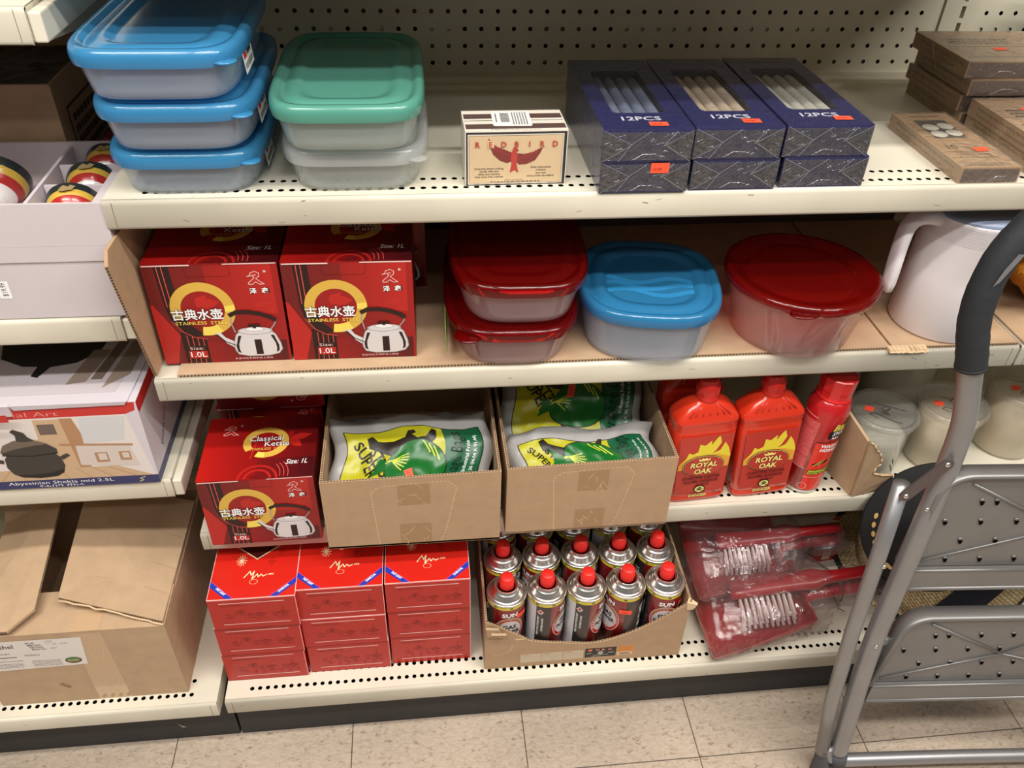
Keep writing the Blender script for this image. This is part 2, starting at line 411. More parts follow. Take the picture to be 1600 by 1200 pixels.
mp2 = nt.nodes.new('ShaderNodeMapping'); mp2.inputs['Scale'].default_value = (.6, 1.2, 1); nt.links.new(tc.outputs['Object'], mp2.inputs[0]); nt.links.new(mp2.outputs[0], n1.inputs[0])
cr = nt.nodes.new('ShaderNodeValToRGB'); el = cr.color_ramp.elements
el[0].position = .36; el[0].color = (.86, .83, .79, 1); el[1].position = .62; el[1].color = (1.06, 1.05, 1.04, 1)
e = el.new(.315); e.color = (.60, .54, .48, 1); e = el.new(.30); e.color = (.52, .46, .40, 1)
nt.links.new(n1.outputs[0], cr.inputs[0])
n3 = nt.nodes.new('ShaderNodeTexNoise'); n3.inputs['Scale'].default_value = 3.5; n3.inputs['Detail'].default_value = 4; nt.links.new(tc.outputs['Object'], n3.inputs[0])
r3 = nt.nodes.new('ShaderNodeMapRange'); r3.inputs[1].default_value = .3; r3.inputs[2].default_value = .7; r3.inputs[3].default_value = .84; r3.inputs[4].default_value = 1.06; nt.links.new(n3.outputs[0], r3.inputs[0])
mm = nt.nodes.new('ShaderNodeMix'); mm.data_type = 'RGBA'; mm.blend_type = 'MULTIPLY'; mm.inputs[0].default_value = 1
nt.links.new(br.outputs[0], mm.inputs[6]); nt.links.new(cr.outputs[0], mm.inputs[7])
vm = nt.nodes.new('ShaderNodeVectorMath'); vm.operation = 'SCALE'; nt.links.new(mm.outputs[2], vm.inputs[0]); nt.links.new(r3.outputs[0], vm.inputs['Scale'])
nt.links.new(vm.outputs[0], b.inputs['Base Color']); b.inputs['Roughness'].default_value = .38
fb = MB(); fb.box(-3, 4, -3.2, .6, -.05, 0, m); fo = fb.build('floor'); fo['kind'] = 'structure'
# ceiling of the shop with the lamp housings
CEIL = mat((226, 224, 216), .9, kind='ceiling_tile')
fb = MB(); fb.box(-3, 4, -3.2, .6, 2.75, 2.8, CEIL); fo = fb.build('ceiling'); fo['kind'] = 'structure'
LF = None
for i, (x, y, e) in enumerate(LAMPS):
    lab = 'white fluorescent ceiling fixture over the aisle, %s %s' % (('left', 'middle', 'right')[i//3], ('row nearest the shelves', 'row farther out', 'row farthest from the shelves')[i % 3])
    mb = MB(); mb.box(x-.62, x+.62, y-.09, y+.09, 2.68, 2.75, mat((235, 235, 232), .5, kind='white_lamp_housing'))
    for s_ in (-1, 1): mb.tube([(x-.58, y+s_*.05, 2.655), (x+.58, y+s_*.05, 2.655)], .013, mat((250, 250, 250), .4, kind='tube_glass'))
    tag(mb.build('ceiling_light'), lab, 'ceiling light', 'ceiling fixtures over the aisle')

# ================================================================== TOP SHELF
# ------------------------------------------------------------------ lidded food tubs
def tub_body(mb, w_, d_, r, h, m, taper=.90, n=7, t=.0011, foot=.0):
    """thin walled tub, open at the top: outside up, rim, inside down"""
    rg = []
    def ring(k, z, dr=0.): return sring(w_*k-2*dr, d_-(1-k)*w_-2*dr, r, z)
    rg.append(ring(taper-.07, .0)); rg.append(ring(taper-.03, .0008)); rg.append(ring(taper, .004)); rg.append(ring(taper+.012, .010))
    rg.append(ring(.985, h*.86)); rg.append(ring(.99, h*.88)); rg.append(ring(1.0, h*.90)); rg.append(ring(1.0, h))
    ins = [(1.0, h, t), (.985, h*.86, t), (taper+.012, .011, t), (taper, .0055, t), (taper-.05, .002, t)]
    for k, z, dr in ins: rg.append(ring(k, z, dr))
    mb.loft(rg, m, True, True, True)
def tub_lid(mb, w_, d_, r, h, m, n=7, waves=None, skirt=.012, crest=.006, rec=.0045, raise_=.0):
    """snap lid: skirt, rounded crest, channel, raised border, recessed panel"""
    rg = []
    for o_, z in ((.0022, h-skirt), (.0034, h-skirt*.6), (.0034, h-.001), (.0022, h+crest*.6), (-.001, h+crest), (-.006, h+crest*.95), (-.0095, h+crest*.3), (-.0125, h+crest*.1), (-.016, h+crest*.55+raise_),
                  (-.024, h+crest*.75+raise_), (-.030, h+crest*.72+raise_), (-.034, h+crest-rec), (-.040, h+crest-rec)):
        rg.append(sring(w_+2*o_, d_+2*o_, r, z))
    rg.append(sring(w_*.2, d_*.2, r, h+crest-rec))
    rg2 = [r_ for r_ in rg]
    mb.loft(rg2, m, True, False, True)
    mb.loft([sring(w_+2*o_, d_+2*o_, r, z) for o_, z in ((.0022, h-skirt), (.0008, h-skirt), (.0008, h-.002), (-.03, h-.0015))], m, True, False, True)
BLUEL = clear('blue_lid_plastic', (120, 195, 240), .84, (74, 162, 210), .22)
GREENL = clear('sea_green_lid_plastic', (160, 225, 210), .86, (110, 184, 166), .22)
CLEARL = clear('frosted_clear_lid', (244, 244, 244), .38, (232, 234, 234), .25)
REDL = clear('see_through_red_lid', (220, 50, 40), .40, (132, 14, 12), .06)
REDT = clear('red_tinted_clear_tub', (253, 248, 248), .19, (246, 232, 232), .12)
LABELW = mat((235, 232, 228), .5, kind='white_sticker')
def make_tub(name, label, w_, d_, r, h, lidm, bodym, loc, group=None, tab=True, tick=True, label_side=True, taper=.90, rz=0., **k):
    t = thing(name, label, 'food container', loc, rz, group)
    mb = MB(); tub_body(mb, w_, d_, r, h, bodym, taper); mb.build('container_body', t)
    mb = MB(); tub_lid(mb, w_, d_, r, h, lidm, **k); lo = mb.build('lid', t)
    if tab:
        mb = MB(); mb.lathe([(.001, -.0012), (.012, -.0012), (.013, 0), (.012, .0012), (.001, .0012)], lidm, 18, (w_/2-.012, -d_/2+.012, h-.008)); mb.build('lift_tab', lo)
    if label_side:
        x = w_/2*.985
        mb = MB(); F = Plane((x-.0008, -.075, h*.18), (0,1,0), (-.10,0,1)); F.eps = .0005
        mb.rect(F, 0, 0, .055, h*.72, LABELW, 1); mb.rect(F, .006, h*.30, .020, h*.55, mat((214, 40, 48), .5, kind='red_label_print'), 2)
        for q in range(3): mb.ell(F, .028+q*.008, h*.42, .003, .006, BLACK, 2, 14); 
        mb.scribble(F, .004, .004, .05, h*.22, 3, BLACK, 2, 3)
        mb.build('side_sticker', t)
    return t
g = 'blue lidded food tubs in a stack of three'
tb = make_tub('food_container', 'blue lidded clear food tub, bottom of the stack of three', .168, .278, 5.2, .047, BLUEL, MILK, (.0955, .1445, zA), group=g)
dup(tb, 'blue lidded clear food tub, middle of the stack of three', (.0990, .1255, zA+.0600), group=g)
dup(tb, 'blue lidded clear food tub, topmost of the stack of three at the photo edge', (.0950, .1085, zA+.1200), group=g)
make_tub('food_container', 'clear food tub with a frosted clear lid, under the sea green one', .166, .278, 5.2, .047, CLEARL, MILKP, (.2845, .1450, zA), label_side=False, group='tubs in the pair with the green lid')
make_tub('food_container', 'clear food tub with a sea green lid, on top of the clear lidded one', .166, .278, 5.2, .047, GREENL, MILKP, (.2815, .1180, zA+.0600), tab=False, label_side=False, group='tubs in the pair with the green lid')

# ------------------------------------------------------------------ bird match box
def prism_box(mb, w_, d_, h, m): return mb.box(0, w_, 0, d_, 0, h, m)
t = thing('match_box', 'cream and brown match box printed with a red bird', 'match box', (.4117, .0235, zA), .018)
mb = MB(); w_, d_, h = .1205, .064, .0675
MCR = mat((238, 228, 214), .4, kind='cream_card'); MTAN = mat((216, 188, 148), .42, var=.05, vs=40, bump=.15, bs=70, kind='tan_print')
MBR = mat((86, 62, 56), .45, kind='brown_print'); MRED = mat((176, 62, 54), .5, kind='brick_red_print'); MBIR = mat((126, 42, 38), .5, kind='dark_feather_print'); MDK = mat((46, 34, 32), .5, kind='dark_brown_print')
prism_box(mb, w_, d_, h, MCR)
F = Plane((0,0,0), (1,0,0), (0,0,1))
mb.rect(F, .001, .0005, w_-.001, h-.002, mat((30, 26, 26), .4, kind='black_border_print'), 1); mb.rect(F, .003, .002, w_-.0045, h-.0045, MCR, 2); mb.rect(F, .0042, .0032, w_-.0057, h-.0057, MBR, 3); mb.rect(F, .0047, .0037, w_-.0062, h-.0062, MTAN, 4)
cx, cy = .0575, h*.52
wl = [(cx-.003, cy+.006), (cx-.012, cy+.010), (cx-.022, cy+.014), (cx-.031, cy+.024), (cx-.029, cy+.014), (cx-.025, cy+.004), (cx-.017, cy-.0035), (cx-.008, cy-.007), (cx, cy-.003)]
wr = [(cx+.003, cy+.005), (cx+.012, cy+.004), (cx+.022, cy+.006), (cx+.034, cy+.0125), (cx+.031, cy+.005), (cx+.025, cy-.004), (cx+.015, cy-.0085), (cx+.006, cy-.009), (cx, cy-.003)]
mb.draw(F, wl, MBIR, 6); mb.draw(F, wr, MBIR, 6)
mb.draw(F, [(.0265,h-.0205),(.0335,h-.0205),(.0335,h-.0115),(.0265,h-.0115)], MTAN, 10)
for k in range(7):
    a = .1+k*.12; mb.stroke(F, [(cx-.006-k*.0032, cy+.001+k*.0016), (cx-.007-k*.0036, cy+.006+k*.0022)], .0005, MRED, 7)
    mb.stroke(F, [(cx+.006+k*.0032, cy-.003+k*.0012), (cx+.008+k*.0034, cy+.002+k*.0014)], .0005, MRED, 7)
mb.ell(F, cx, cy, .0042, .0095, MRED, 8); mb.ell(F, cx+.001, cy+.0095, .0028, .003, MRED, 9); mb.draw(F, [(cx+.0025, cy+.011), (cx+.0052, cy+.0085), (cx+.003, cy+.0078)], MBIR, 10)
mb.draw(F, [(cx-.0028, cy-.007), (cx+.003, cy-.007), (cx+.0055, cy-.019), (cx+.0005, cy-.0155), (cx-.0048, cy-.019)], MRED, 7)
for i, c in enumerate('REDBIRD'):
    mb.text(F, c, .0145+i*.0152, h-.0195, .0095, MRED, 12, 'c', bold=.02)
for i, s_ in enumerate(('Close box before striking', 'handle with care', 'safety box matches', 'keep away from children')): mb.text(F, s_, .028, .0205-i*.0034, .0034, MDK, 5, 'c', shear=.3, bold=.015)
for i, s_ in enumerate(("Boîte d'allumettes", 'à friction', 'tenir loin', 'de la portée des enfants')): mb.text(F, s_, .090, .0215-i*.0036, .0034, MDK, 5, 'c', shear=.3, bold=.015)
mb.text(F, 'BOITE D ALLUMETTES', .0575, .0062, .0022, MDK, 5, 'c'); mb.scribble(F, .03, .0042, .09, .0058, 1, MDK, 5, 4)
T = Plane((0,0,h), (1,0,0), (0,1,0))
for a, b, mm_ in ((.005, .020, MBR), (.0225, .0285, MCR), (.030, .0315, MBR), (.0375, .0525, MBR)): mb.rect(T, .0015, a, w_-.0015, b, mm_, 1)
mb.scribble(T, .03, .0015, .09, .003, 1, MDK, 1, 8)
mb.build('printed_carton', t)
mb = MB(); T = Plane((.034, .013, h), (1,-.03,0), (.03,1,0))
mb.draw(T, [(.002,0),(.044,0),(.046,.002),(.046,.046),(.044,.048),(.002,.048),(0,.046),(0,.002)], WHITE, 2)
for k in range(16): mb.rect(T, .010, .012+k*.0019, .0205, .012+k*.0019+.0010*(1 if k % 3 else .6), BLACK, 3)
for k in range(6): mb.scribble(T, .024+k*.0032, .004, .0255+k*.0032, .044, 9, MDK, 3, k, .7)
mb.scribble(T, .004, .012, .0055, .04, 12, MDK, 3, 11, .8)
mb.build('barcode_sticker', t)
mb = MB(); mb.box(-.0007, w_+.0007, -.0010, d_+.0007, 0, h+.0012, clear('loose_clear_film', (252,252,252), .02, (240,240,240), .1, .35, 26)); mb.build('clear_film', t)

# ------------------------------------------------------------------ candle boxes
NAVY = mat((20, 26, 84), .22, coat=.3, var=.05, vs=30, kind='navy_carton'); NAVYD = mat((14, 16, 40), .4, kind='dark_navy_print')
CW, CD, CH = .106, .255, .0385
def candle_box(wax, label, loc, sticker=None, group='boxes of candles stacked two high'):
    t = thing('candle_box', label, 'candle box', loc, group=group)
    mb = MB(); w_, d_, h = CW, CD, CH
    wx0, wx1, wy0, wy1 = .021, .085, .052, .208
    mb.add([(0,0,0),(w_,0,0),(w_,d_,0),(0,d_,0),(0,0,h),(w_,0,h),(w_,d_,h),(0,d_,h)], [(0,3,2,1),(0,1,5,4),(1,2,6,5),(2,3,7,6),(3,0,4,7)], NAVY)
    win = rrect(wx1-wx0, wy1-wy0, .008, h, 4, (wx0+wx1)/2, (wy0+wy1)/2); nw = len(win)
    # top face with the window cut out
    cor = [(w_,d_,h),(0,d_,h),(0,0,h),(w_,0,h)]
    vs = [tuple(p) for p in win]+cor; fs = []
    per = nw//4
    for q in range(4):
        for k in range(per-1): fs.append((q*per+k, nw+q, q*per+k+1)[::-1])
        a = q*per+per-1; b_ = ((q+1) % 4)*per
        fs.append((a, nw+q, nw+(q+1) % 4, b_)[::-1])
    mb.add(vs, fs, NAVY)
    low = [Vector((p.x, p.y, h-.026)) for p in win]; mb.add([tuple(p) for p in win]+[tuple(p) for p in low], [(k, (k+1) % nw, (k+1) % nw+nw, k+nw) for k in range(nw)]+[tuple(range(nw, 2*nw))], NAVYD)
    T = Plane((0,0,h), (1,0,0), (0,1,0), eps=.0002)
    mb.text(T, '12PCS', .051, .0275, .0165, mat((214, 214, 224), .5, kind='pale_grey_print'), 1, 'c', bold=.018, wd=.047)
    mb.text(T, '12 TAPER CANDLES', .050, .231, .0058, mat((86, 88, 112), .6, kind='faint_grey_print'), 1, 'c', wd=.062)
    S = Plane((0, 0, 0), (0,-1,0), (0,0,1)); mb.text(S, 'III', -.05, .012, .012, mat((120, 122, 150), .6, kind='grey_side_print'), 1)
    cb = mb.build('printed_carton', t)
    r = .0076
    for k in range(4):
        x = wx0+.0082+k*.0159
        mb = MB(); M_ = Matrix.Translation((x, wy0+.002, h-.0115)) @ Matrix.Rotation(-PI/2, 4, 'X')
        mb.lathe([(.001, 0), (r, .0005), (r*.96, .06), (r*.85, .135), (r*.72, .146), (.0015, .151)], wax, 16, M=M_); mb.build('candle', t)
    mb = MB(); e = .0006
    mb.box(-e, w_+e, -.0003, d_+.0003, -.0002+.0002, h+e, FOIL)
    wr = mb.build('clear_overwrap', t)
    mb = MB(); E_ = Plane((0, -.0008, 0), (1,0,0), (0,0,1), eps=.0003)
    q = R
    mb.draw(E_, [(.004,.002),(.102,.002),(.1,h-.003),(.006,h-.003)], FOILC, 1)
    for sgn in (0, 1):
        for k in range(2):
            x0 = w_*sgn; x1 = w_*(.28+.05*k) if not sgn else w_*(.72-.05*k)
            mb.draw(E_, [(x0, .001+.001*k), (x1, h*.52), (x0, h-.001-.001*k)], FOILC, 2+k)
    SH = clear('folded_film_edge', (250,250,250), .42, (215,218,226), .2)
    for a, b_ in (((.001,.001),(.032,h*.5)),((.001,h-.001),(.034,h*.55)),((w_-.001,.001),(w_-.03,h*.5)),((w_-.001,h-.001),(w_-.034,h*.5)),((.034,h*.55),(.055,h-.002)),((.02,.001),(.034,h*.55)),((w_-.034,h*.5),(w_-.02,h-.002))):
        mb.stroke(E_, [a, b_], .0006, SH, 4)
    mb.build('folded_film_end', t)
    if sticker:
        sx, sy = sticker; mb = MB(); F = Plane((sx, sy, h+e), (1,-.04,0), (.04,1,0), eps=.0003)
        mb.rect(F, 0, 0, .022, .012, ORANGE, 1); mb.text(F, '10.99', .003, .003, .006, mat((150, 40, 30), .6, kind='price_ink'), 2, bold=.01)
        mb.build('price_sticker', t)
    return t
WAXG = mat((92, 100, 118), .5, kind='pale_blue_wax'); WAXC = mat((158, 142, 122), .5, kind='cream_wax'); WAXI = mat((158, 156, 142), .5, kind='ivory_wax')
for i, (x, x2, wx, nm, y) in enumerate(((.5685, .5668, WAXG, 'pale blue', -.0020), (.6795, .6760, WAXC, 'cream', .0015), (.7925, .7870, WAXI, 'ivory', .0045))):
    candle_box(wx, 'navy candle box, lower one %s' % ('at the left, with an orange sticker on its front edge', 'in the middle of the three', 'at the right, nearest the tealights')[i], (x, y, zA), (.062, .001) if i == 0 else None)
    candle_box(wx, 'navy windowed candle box of %s candles, on top %s' % (nm, ('at left', 'in the middle', 'at right')[i]), (x2, y-.002+.0005*i, zA+CH+.0009), (.056+.004*i, .0085+.003*i))
# the sticker folded over the lower left box
mb = MB(); F = Plane((.5685+.059, -.0038, zA+.029), (1,0,0), (0,0,1), eps=.0003); mb.rect(F, 0, -.004, .022, .0085, ORANGE, 2); mb.text(F, '10.99', .003, -.001, .005, mat((150, 40, 30), .6, kind='price_ink'), 3, bold=.01)
tag(mb.build('price_sticker'), 'orange price sticker on the front end of the lower left candle box', 'sticker')

# ------------------------------------------------------------------ tealight boxes
KRAFT = mat((184, 148, 112), .6, var=.08, vs=30, bump=.05, bs=200, kind='kraft_carton'); KDK = mat((84, 60, 42), .7, kind='dark_brown_ink')
def tealight_box(label, loc, w_, d_, h=.0215, win=True, sticker=None, rz=0., side='l', group='boxes of tealights'):
    t = thing('tealight_box', label, 'candle box', loc, rz, group)
    mb = MB(); mb.box(0, w_, 0, d_, 0, h, KRAFT)
    FT = clear('hazy_wrinkled_film', (245,244,240), .20, (206, 200, 188), .2, .9, 30, gl=.08)
    T = Plane((0,0,h), (1,0,0), (0,1,0), eps=.0002)
    S = Plane((0,d_,0), (0,-1,0), (0,0,1), eps=.0002)
    mb.text(S, 'Keep burning away from anything that can catch fire', .02, h*.62, h*.24, KDK, 1, wd=d_*.8)
    mb.text(S, 'Keep out of the reach of children and pets', .02, h*.25, h*.22, KDK, 1, wd=d_*.66)
    if win:
        mb.text(T, '10', .015, .060, .018, KDK, 1, bold=.02); mb.text(T, 'PC SET', .04, .062, .007, KDK, 1)
        for i, s_ in enumerate(('UNSCENTED TEALIGHT', 'CANDLES WHITE', 'BOUGIES')): mb.text(T, s_, .014, .048-i*.009, .0062, KDK, 1, wd=.042+.006*i)
        for k in range(3): mb.rect(T, .008, .006+k*.0035, w_-.01, .0072+k*.0035, KDK, 1)
        mb.rect(T, .016, .096, .016+.046, .160, mat((70, 62, 56), .5, kind='dark_window'), 1)
        mb.scribble(T, .02, .172, .06, .178, 1, KDK, 1, 5)
    else:
        for k in range(2): mb.rect(T, .01, .02+k*.05, w_*.8, .0225+k*.05, KDK, 1)
        mb.scribble(T, .02, d_*.55, w_*.6, d_*.75, 3, KDK, 1, 9)
    mb.build('printed_carton', t)
    if win:
        for k in range(4):
            mb = MB(); mb.lathe([(.0008, 0), (.0105, 0), (.0112, .0006), (.0105, .0011)], mat((226, 222, 212), .4, kind='white_wax'), 20, (.027+.0235*(k % 2), .108+.024*(k//2)+.004*(k % 2), h+.0004)); mb.build('tealight', t)
    mb = MB(); e = .0017 if win else .0005; mb.box(-.0005, w_+.0005, -.0005, d_+.0005, 0, h+e, FT); mb.build('clear_overwrap', t)
    mb = MB(); E_ = Plane((0, -.0008, 0), (1,0,0), (0,0,1), eps=.0003); mb.draw(E_, [(.002,.001),(w_-.002,.001),(w_-.002,h-.001),(.002,h-.001)], FOILC, 1); mb.build('folded_film_end', t)
    if sticker:
        mb = MB(); F = Plane((sticker[0], sticker[1], h+e), (1,.12,0), (-.12,1,0), eps=.0003); mb.rect(F, 0, 0, .02, .012, ORANGE, 1); mb.build('price_sticker', t)
    return t
tealight_box('single kraft tealight box with a window, lying in front at right', (1.0265, .0060, zA), .079, .188, .0205, True, (.045, .046))
offs = [(0, 0), (-.006, .004), (-.001, .0), (-.010, .006)]
names = ('bottom of the four at the back right', 'second from the bottom of the four at the back right', 'third up of the four at the back right', 'topmost of the four at the back right, with an orange sticker')
for k in range(4):
    tealight_box('kraft tealight box, ' + names[k], (1.128+offs[k][0], .192+offs[k][1], zA+k*.0228), .195, .150, .0218, False, (.07, .05) if k == 3 else None)
for k, nm in enumerate(('bottom of the near stack at the right edge', 'on top of the near stack at the right edge')):
    tealight_box('kraft tealight box, ' + nm, (1.134-.002*k, .012, zA+k*.0228), .150, .172, .0218, False, (.045, .118) if k else None)
# blue wrapped pack leaning at the right edge
mb = MB(); mb.hexa([(1.325,.30,zA),(1.46,.30,zA),(1.46,.36,zA),(1.325,.36,zA),(1.345,.34,zA+.17),(1.48,.34,zA+.17),(1.48,.38,zA+.17),(1.345,.38,zA+.17)], mat((120, 156, 178), .3, var=.2, vs=40, bump=.5, bs=40, kind='blue_film_pack'))
F = Plane((1.325,.2995,zA), (1,0,0), (.12,.235,1)); mb.text(F, 'blue', .03, .08, .05, mat((60, 92, 130), .5, kind='blue_ink'), 3); mb.rect(F, .03, .03, .06, .05, MRED, 3)
tag(mb.build('wrapped_pack', bevel=.008), 'pale blue film wrapped pack at the upper right edge, behind the tealight boxes', 'pack')

# ================================================================== KETTLE BOXES
KRED = mat((164, 20, 18), .34, var=.05, vs=20, kind='red_glossy_carton'); KMAR = mat((112, 16, 20), .34, kind='maroon_print'); KMID = mat((150, 20, 22), .34, kind='deep_red_print')
KGOLD = mat((214, 172, 72), .4, kind='gold_print'); KGOLD2 = mat((240, 214, 92), .4, kind='bright_gold_print'); KPINK = mat((226, 84, 76), .4, kind='coral_line_print'); KBLK = mat((40, 16, 14), .4, kind='brown_black_print')
KSIL = mat((214, 208, 206), .35, kind='silver_grey_print'); KSIL2 = mat((160, 152, 152), .35, kind='mid_grey_print'); KLT = mat((182, 34, 28), .34, kind='bright_red_print')
EDGEW = mat((232, 196, 190), .6, kind='worn_card_edge')
def grad(mb, F, x0, y0, x1, y1, c0, c1, n, l, vertical=False):
    n *= 3
    for k in range(n):
        f = (k+.5)/n; c = tuple(int(a+(b-a)*f) for a, b in zip(c0, c1)); mm_ = mat(c, .34, kind='printed_red_blend_%d_%d_%d' % c)
        if vertical: mb.rect(F, x0, y0+(y1-y0)*k/n, x1, y0+(y1-y0)*(k+1)/n, mm_, l)
        else: mb.rect(F, x0+(x1-x0)*k/n, y0, x0+(x1-x0)*(k+1)/n, y1, mm_, l)
def bird_logo(mb, F, x, y, s, l):
    pts = [(0,.62),(.18,.70),(.26,.90),(.55,1.0),(.80,.86),(.78,.62),(.55,.45),(.72,.28),(1.05,.02),(.74,0),(.50,.20),(.30,.02),(.05,0),(.02,.12),(.36,.42),(.46,.58),(.28,.66)]
    mb.draw(F, [(x+a*s, y+b*s) for a, b in pts], KLT, l)
    mb.stroke(F, [(x+a*s, y+b*s) for a, b in pts+pts[:1]], s*.045, EDGEW, l+1)
    mb.stroke(F, [(x+.35*s, y+.72*s), (x+.6*s, y+.72*s)], s*.04, EDGEW, l+1)
    mb.ell(F, x+1.18*s, y+.98*s, .10*s, .10*s, mat((206, 176, 170), .5, kind='pale_dot_print'), l+1, 14)
def leaf(mb, F, x, y, L, wd, a, m, l):
    pts = [(0,0),(.25,.42),(.55,.5),(1,0),(.6,-.42),(.25,-.4)]
    ca, sa = math.cos(a), math.sin(a)
    mb.draw(F, [(x+(p*L)*ca-(q*wd)*sa, y+(p*L)*sa+(q*wd)*ca) for p, q in pts], m, l)
def kettle_front(mb, F, h):
    """u to 1, v to h (height over width)"""
    v = lambda t: t*h
    grad(mb, F, 0, 0, 1, h, (104, 20, 20), (156, 24, 20), 6, 1)
    grad(mb, F, .30, 0, .98, v(.22), (150, 20, 22), (84, 14, 20), 6, 2)
    grad(mb, F, .45, v(.5), .95, h*.995, (152, 24, 20), (184, 34, 28), 5, 2)
    mb.draw(F, [(0,0),(.10,0),(.17,v(.30)),(.02,v(.62)),(0,v(.62))], KLT, 3)
    # black band with coral lines sweeping down
    mb.draw(F, [(.09,h*.995),(.20,h*.995),(.215,v(.62)),(.25,v(.42)),(.36,v(.30)),(.28,v(.28)),(.20,v(.33)),(.13,v(.45)),(.105,v(.6))], KBLK, 3)
    mb.draw(F, [(.17,0),(.36,0),(.36,v(.27)),(.27,v(.27)),(.20,v(.33)),(.17,v(.33))], KBLK, 3)
    for k in range(2): mb.stroke(F, [(.115+.035*k, h*.99), (.125+.035*k, v(.60))], .006, KPINK, 5)
    mb.stroke(F, [(.13,v(.45)),(.20,v(.335)),(.28,v(.275)),(.37,v(.26))], .005, KPINK, 5)
    for k in range(4): mb.stroke(F, [(.215+.04*k, v(.30)-.010*k), (.215+.04*k, v(.185))], .005, KPINK, 5)
    for k in range(4): mb.stroke(F, [(.20+.04*k, v(.055)), (.20+.04*k, 0)], .005, KPINK, 5)
    cx, cy = .385, v(.565)
    mb.ring(F, cx, cy, .165, .245, KGOLD, 6, 44, math.radians(-60), math.radians(205)); mb.ring(F, cx, cy, .165, .245, KGOLD2, 6, 6, math.radians(-100), math.radians(-60)); mb.ring(F, cx, cy, .165, .245, KGOLD2, 7, 4, math.radians(-8), math.radians(8))
    mb.ell(F, cx, cy, .165, .165, KMID, 6); leaf(mb, F, cx-.04, cy+.02, .14, .10, .9, KLT, 7); leaf(mb, F, cx-.02, cy+.04, .16, .09, .15, KLT, 7)
    leaf(mb, F, .76, v(.58), .2, .07, .25, KLT, 4)
    # kettle picture
    bx, by = .75, v(.06)
    body = [(-.18,.06),(-.16,.02),(-.08,0),(.08,0),(.16,.02),(.19,.06),(.185,.12),(.155,.21),(.12,.245),(-.12,.245),(-.155,.21),(-.185,.12)]
    mb.draw(F, [(bx+a, by+b) for a, b in body], KSIL, 9)
    mb.stroke(F, [(bx+a, by+b) for a, b in body+body[:1]], .006, KSIL2, 10)
    mb.draw(F, [(bx-.02,by+.015),(bx+.035,by+.015),(bx+.035,by+.16),(bx-.02,by+.16)], KBLK, 11)
    for sg in (-1, 1):
        mb.draw(F, [(bx+sg*.115,by+.20),(bx+sg*.14,by+.20),(bx+sg*.168,by+.10),(bx+sg*.165,by+.05),(bx+sg*.14,by+.03),(bx+sg*.148,by+.07),(bx+sg*.145,by+.12)], KBLK, 11)
    mb.ell(F, bx, by+.245, .135, .035, KSIL, 11); mb.ring(F, bx, by+.245, .125, .133, KSIL2, 12, 24, ay=.26); mb.ell(F, bx, by+.262, .075, .018, WHITE, 12); mb.ring(F, bx, by+.262, .07, .076, KSIL2, 13, 20, ay=.24)
    mb.draw(F, [(bx-.012,by+.27),(bx+.012,by+.27),(bx+.014,by+.295),(bx-.014,by+.295)], KBLK, 14); mb.draw(F, [(bx-.05,by+.298),(bx-.045,by+.288),(bx+.045,by+.288),(bx+.05,by+.298),(bx+.04,by+.308),(bx-.04,by+.308)], KBLK, 14)
    mb.draw(F, [(bx-.32,by+.235),(bx-.27,by+.238),(bx-.24,by+.19),(bx-.17,by+.145),(bx-.17,by+.08),(bx-.235,by+.13),(bx-.29,by+.205)], KSIL, 10)
    mb.stroke(F, [(bx-.30,by+.22),(bx-.245,by+.15),(bx-.17,by+.11)], .008, KBLK, 11)
    mb.stroke(F, [(bx-.155,by+.235),(bx-.175,by+.33),(bx-.165,by+.40)], .010, KSIL2, 9); mb.stroke(F, [(bx+.12,by+.25),(bx+.165,by+.31),(bx+.16,by+.36)], .010, KSIL2, 9)
    arc = [(-.17,.40),(-.12,.425),(-.03,.425),(.06,.405),(.13,.375),(.165,.345)]
    mb.stroke(F, [(bx+a, by+b) for a, b in arc], .036, KBLK, 12)
    # writing
    mb.otext(F, '古典水壶', .14, v(.475), .105, WHITE, BLACK, 15, .03, bold=.022, wd=.39)
    mb.text(F, 'STAINLESS  STEEL', .155, v(.415), .042, KGOLD2, 15, bold=.008, wd=.40)
    mb.otext(F, '泽', .765, v(.715), .055, WHITE, BLACK, 8, .05, bold=.02); mb.otext(F, '鑫', .855, v(.715), .055, WHITE, BLACK, 8, .05, bold=.02)
    bird_logo(mb, F, .765, v(.80), .115, 6)
    mb.text(F, 'Size:', .215, v(.145), .044, EDGEW, 8, wd=.11)
    mb.rect(F, .20, v(.055), .345, v(.135), KLT, 8); mb.text(F, '1.0L', .212, v(.068), .072, WHITE, 9, wd=.125, bold=.01)
    mb.text(F, '本品可在多种炉具上使用', .55, v(.025), .020, EDGEW, 4, wd=.30)
    mb.stroke(F, [(.31,h*.99),(.31,v(.90)),(.33,v(.885)),(.62,v(.885)),(.64,v(.90)),(.64,h*.99)], .0025, KMAR, 5)
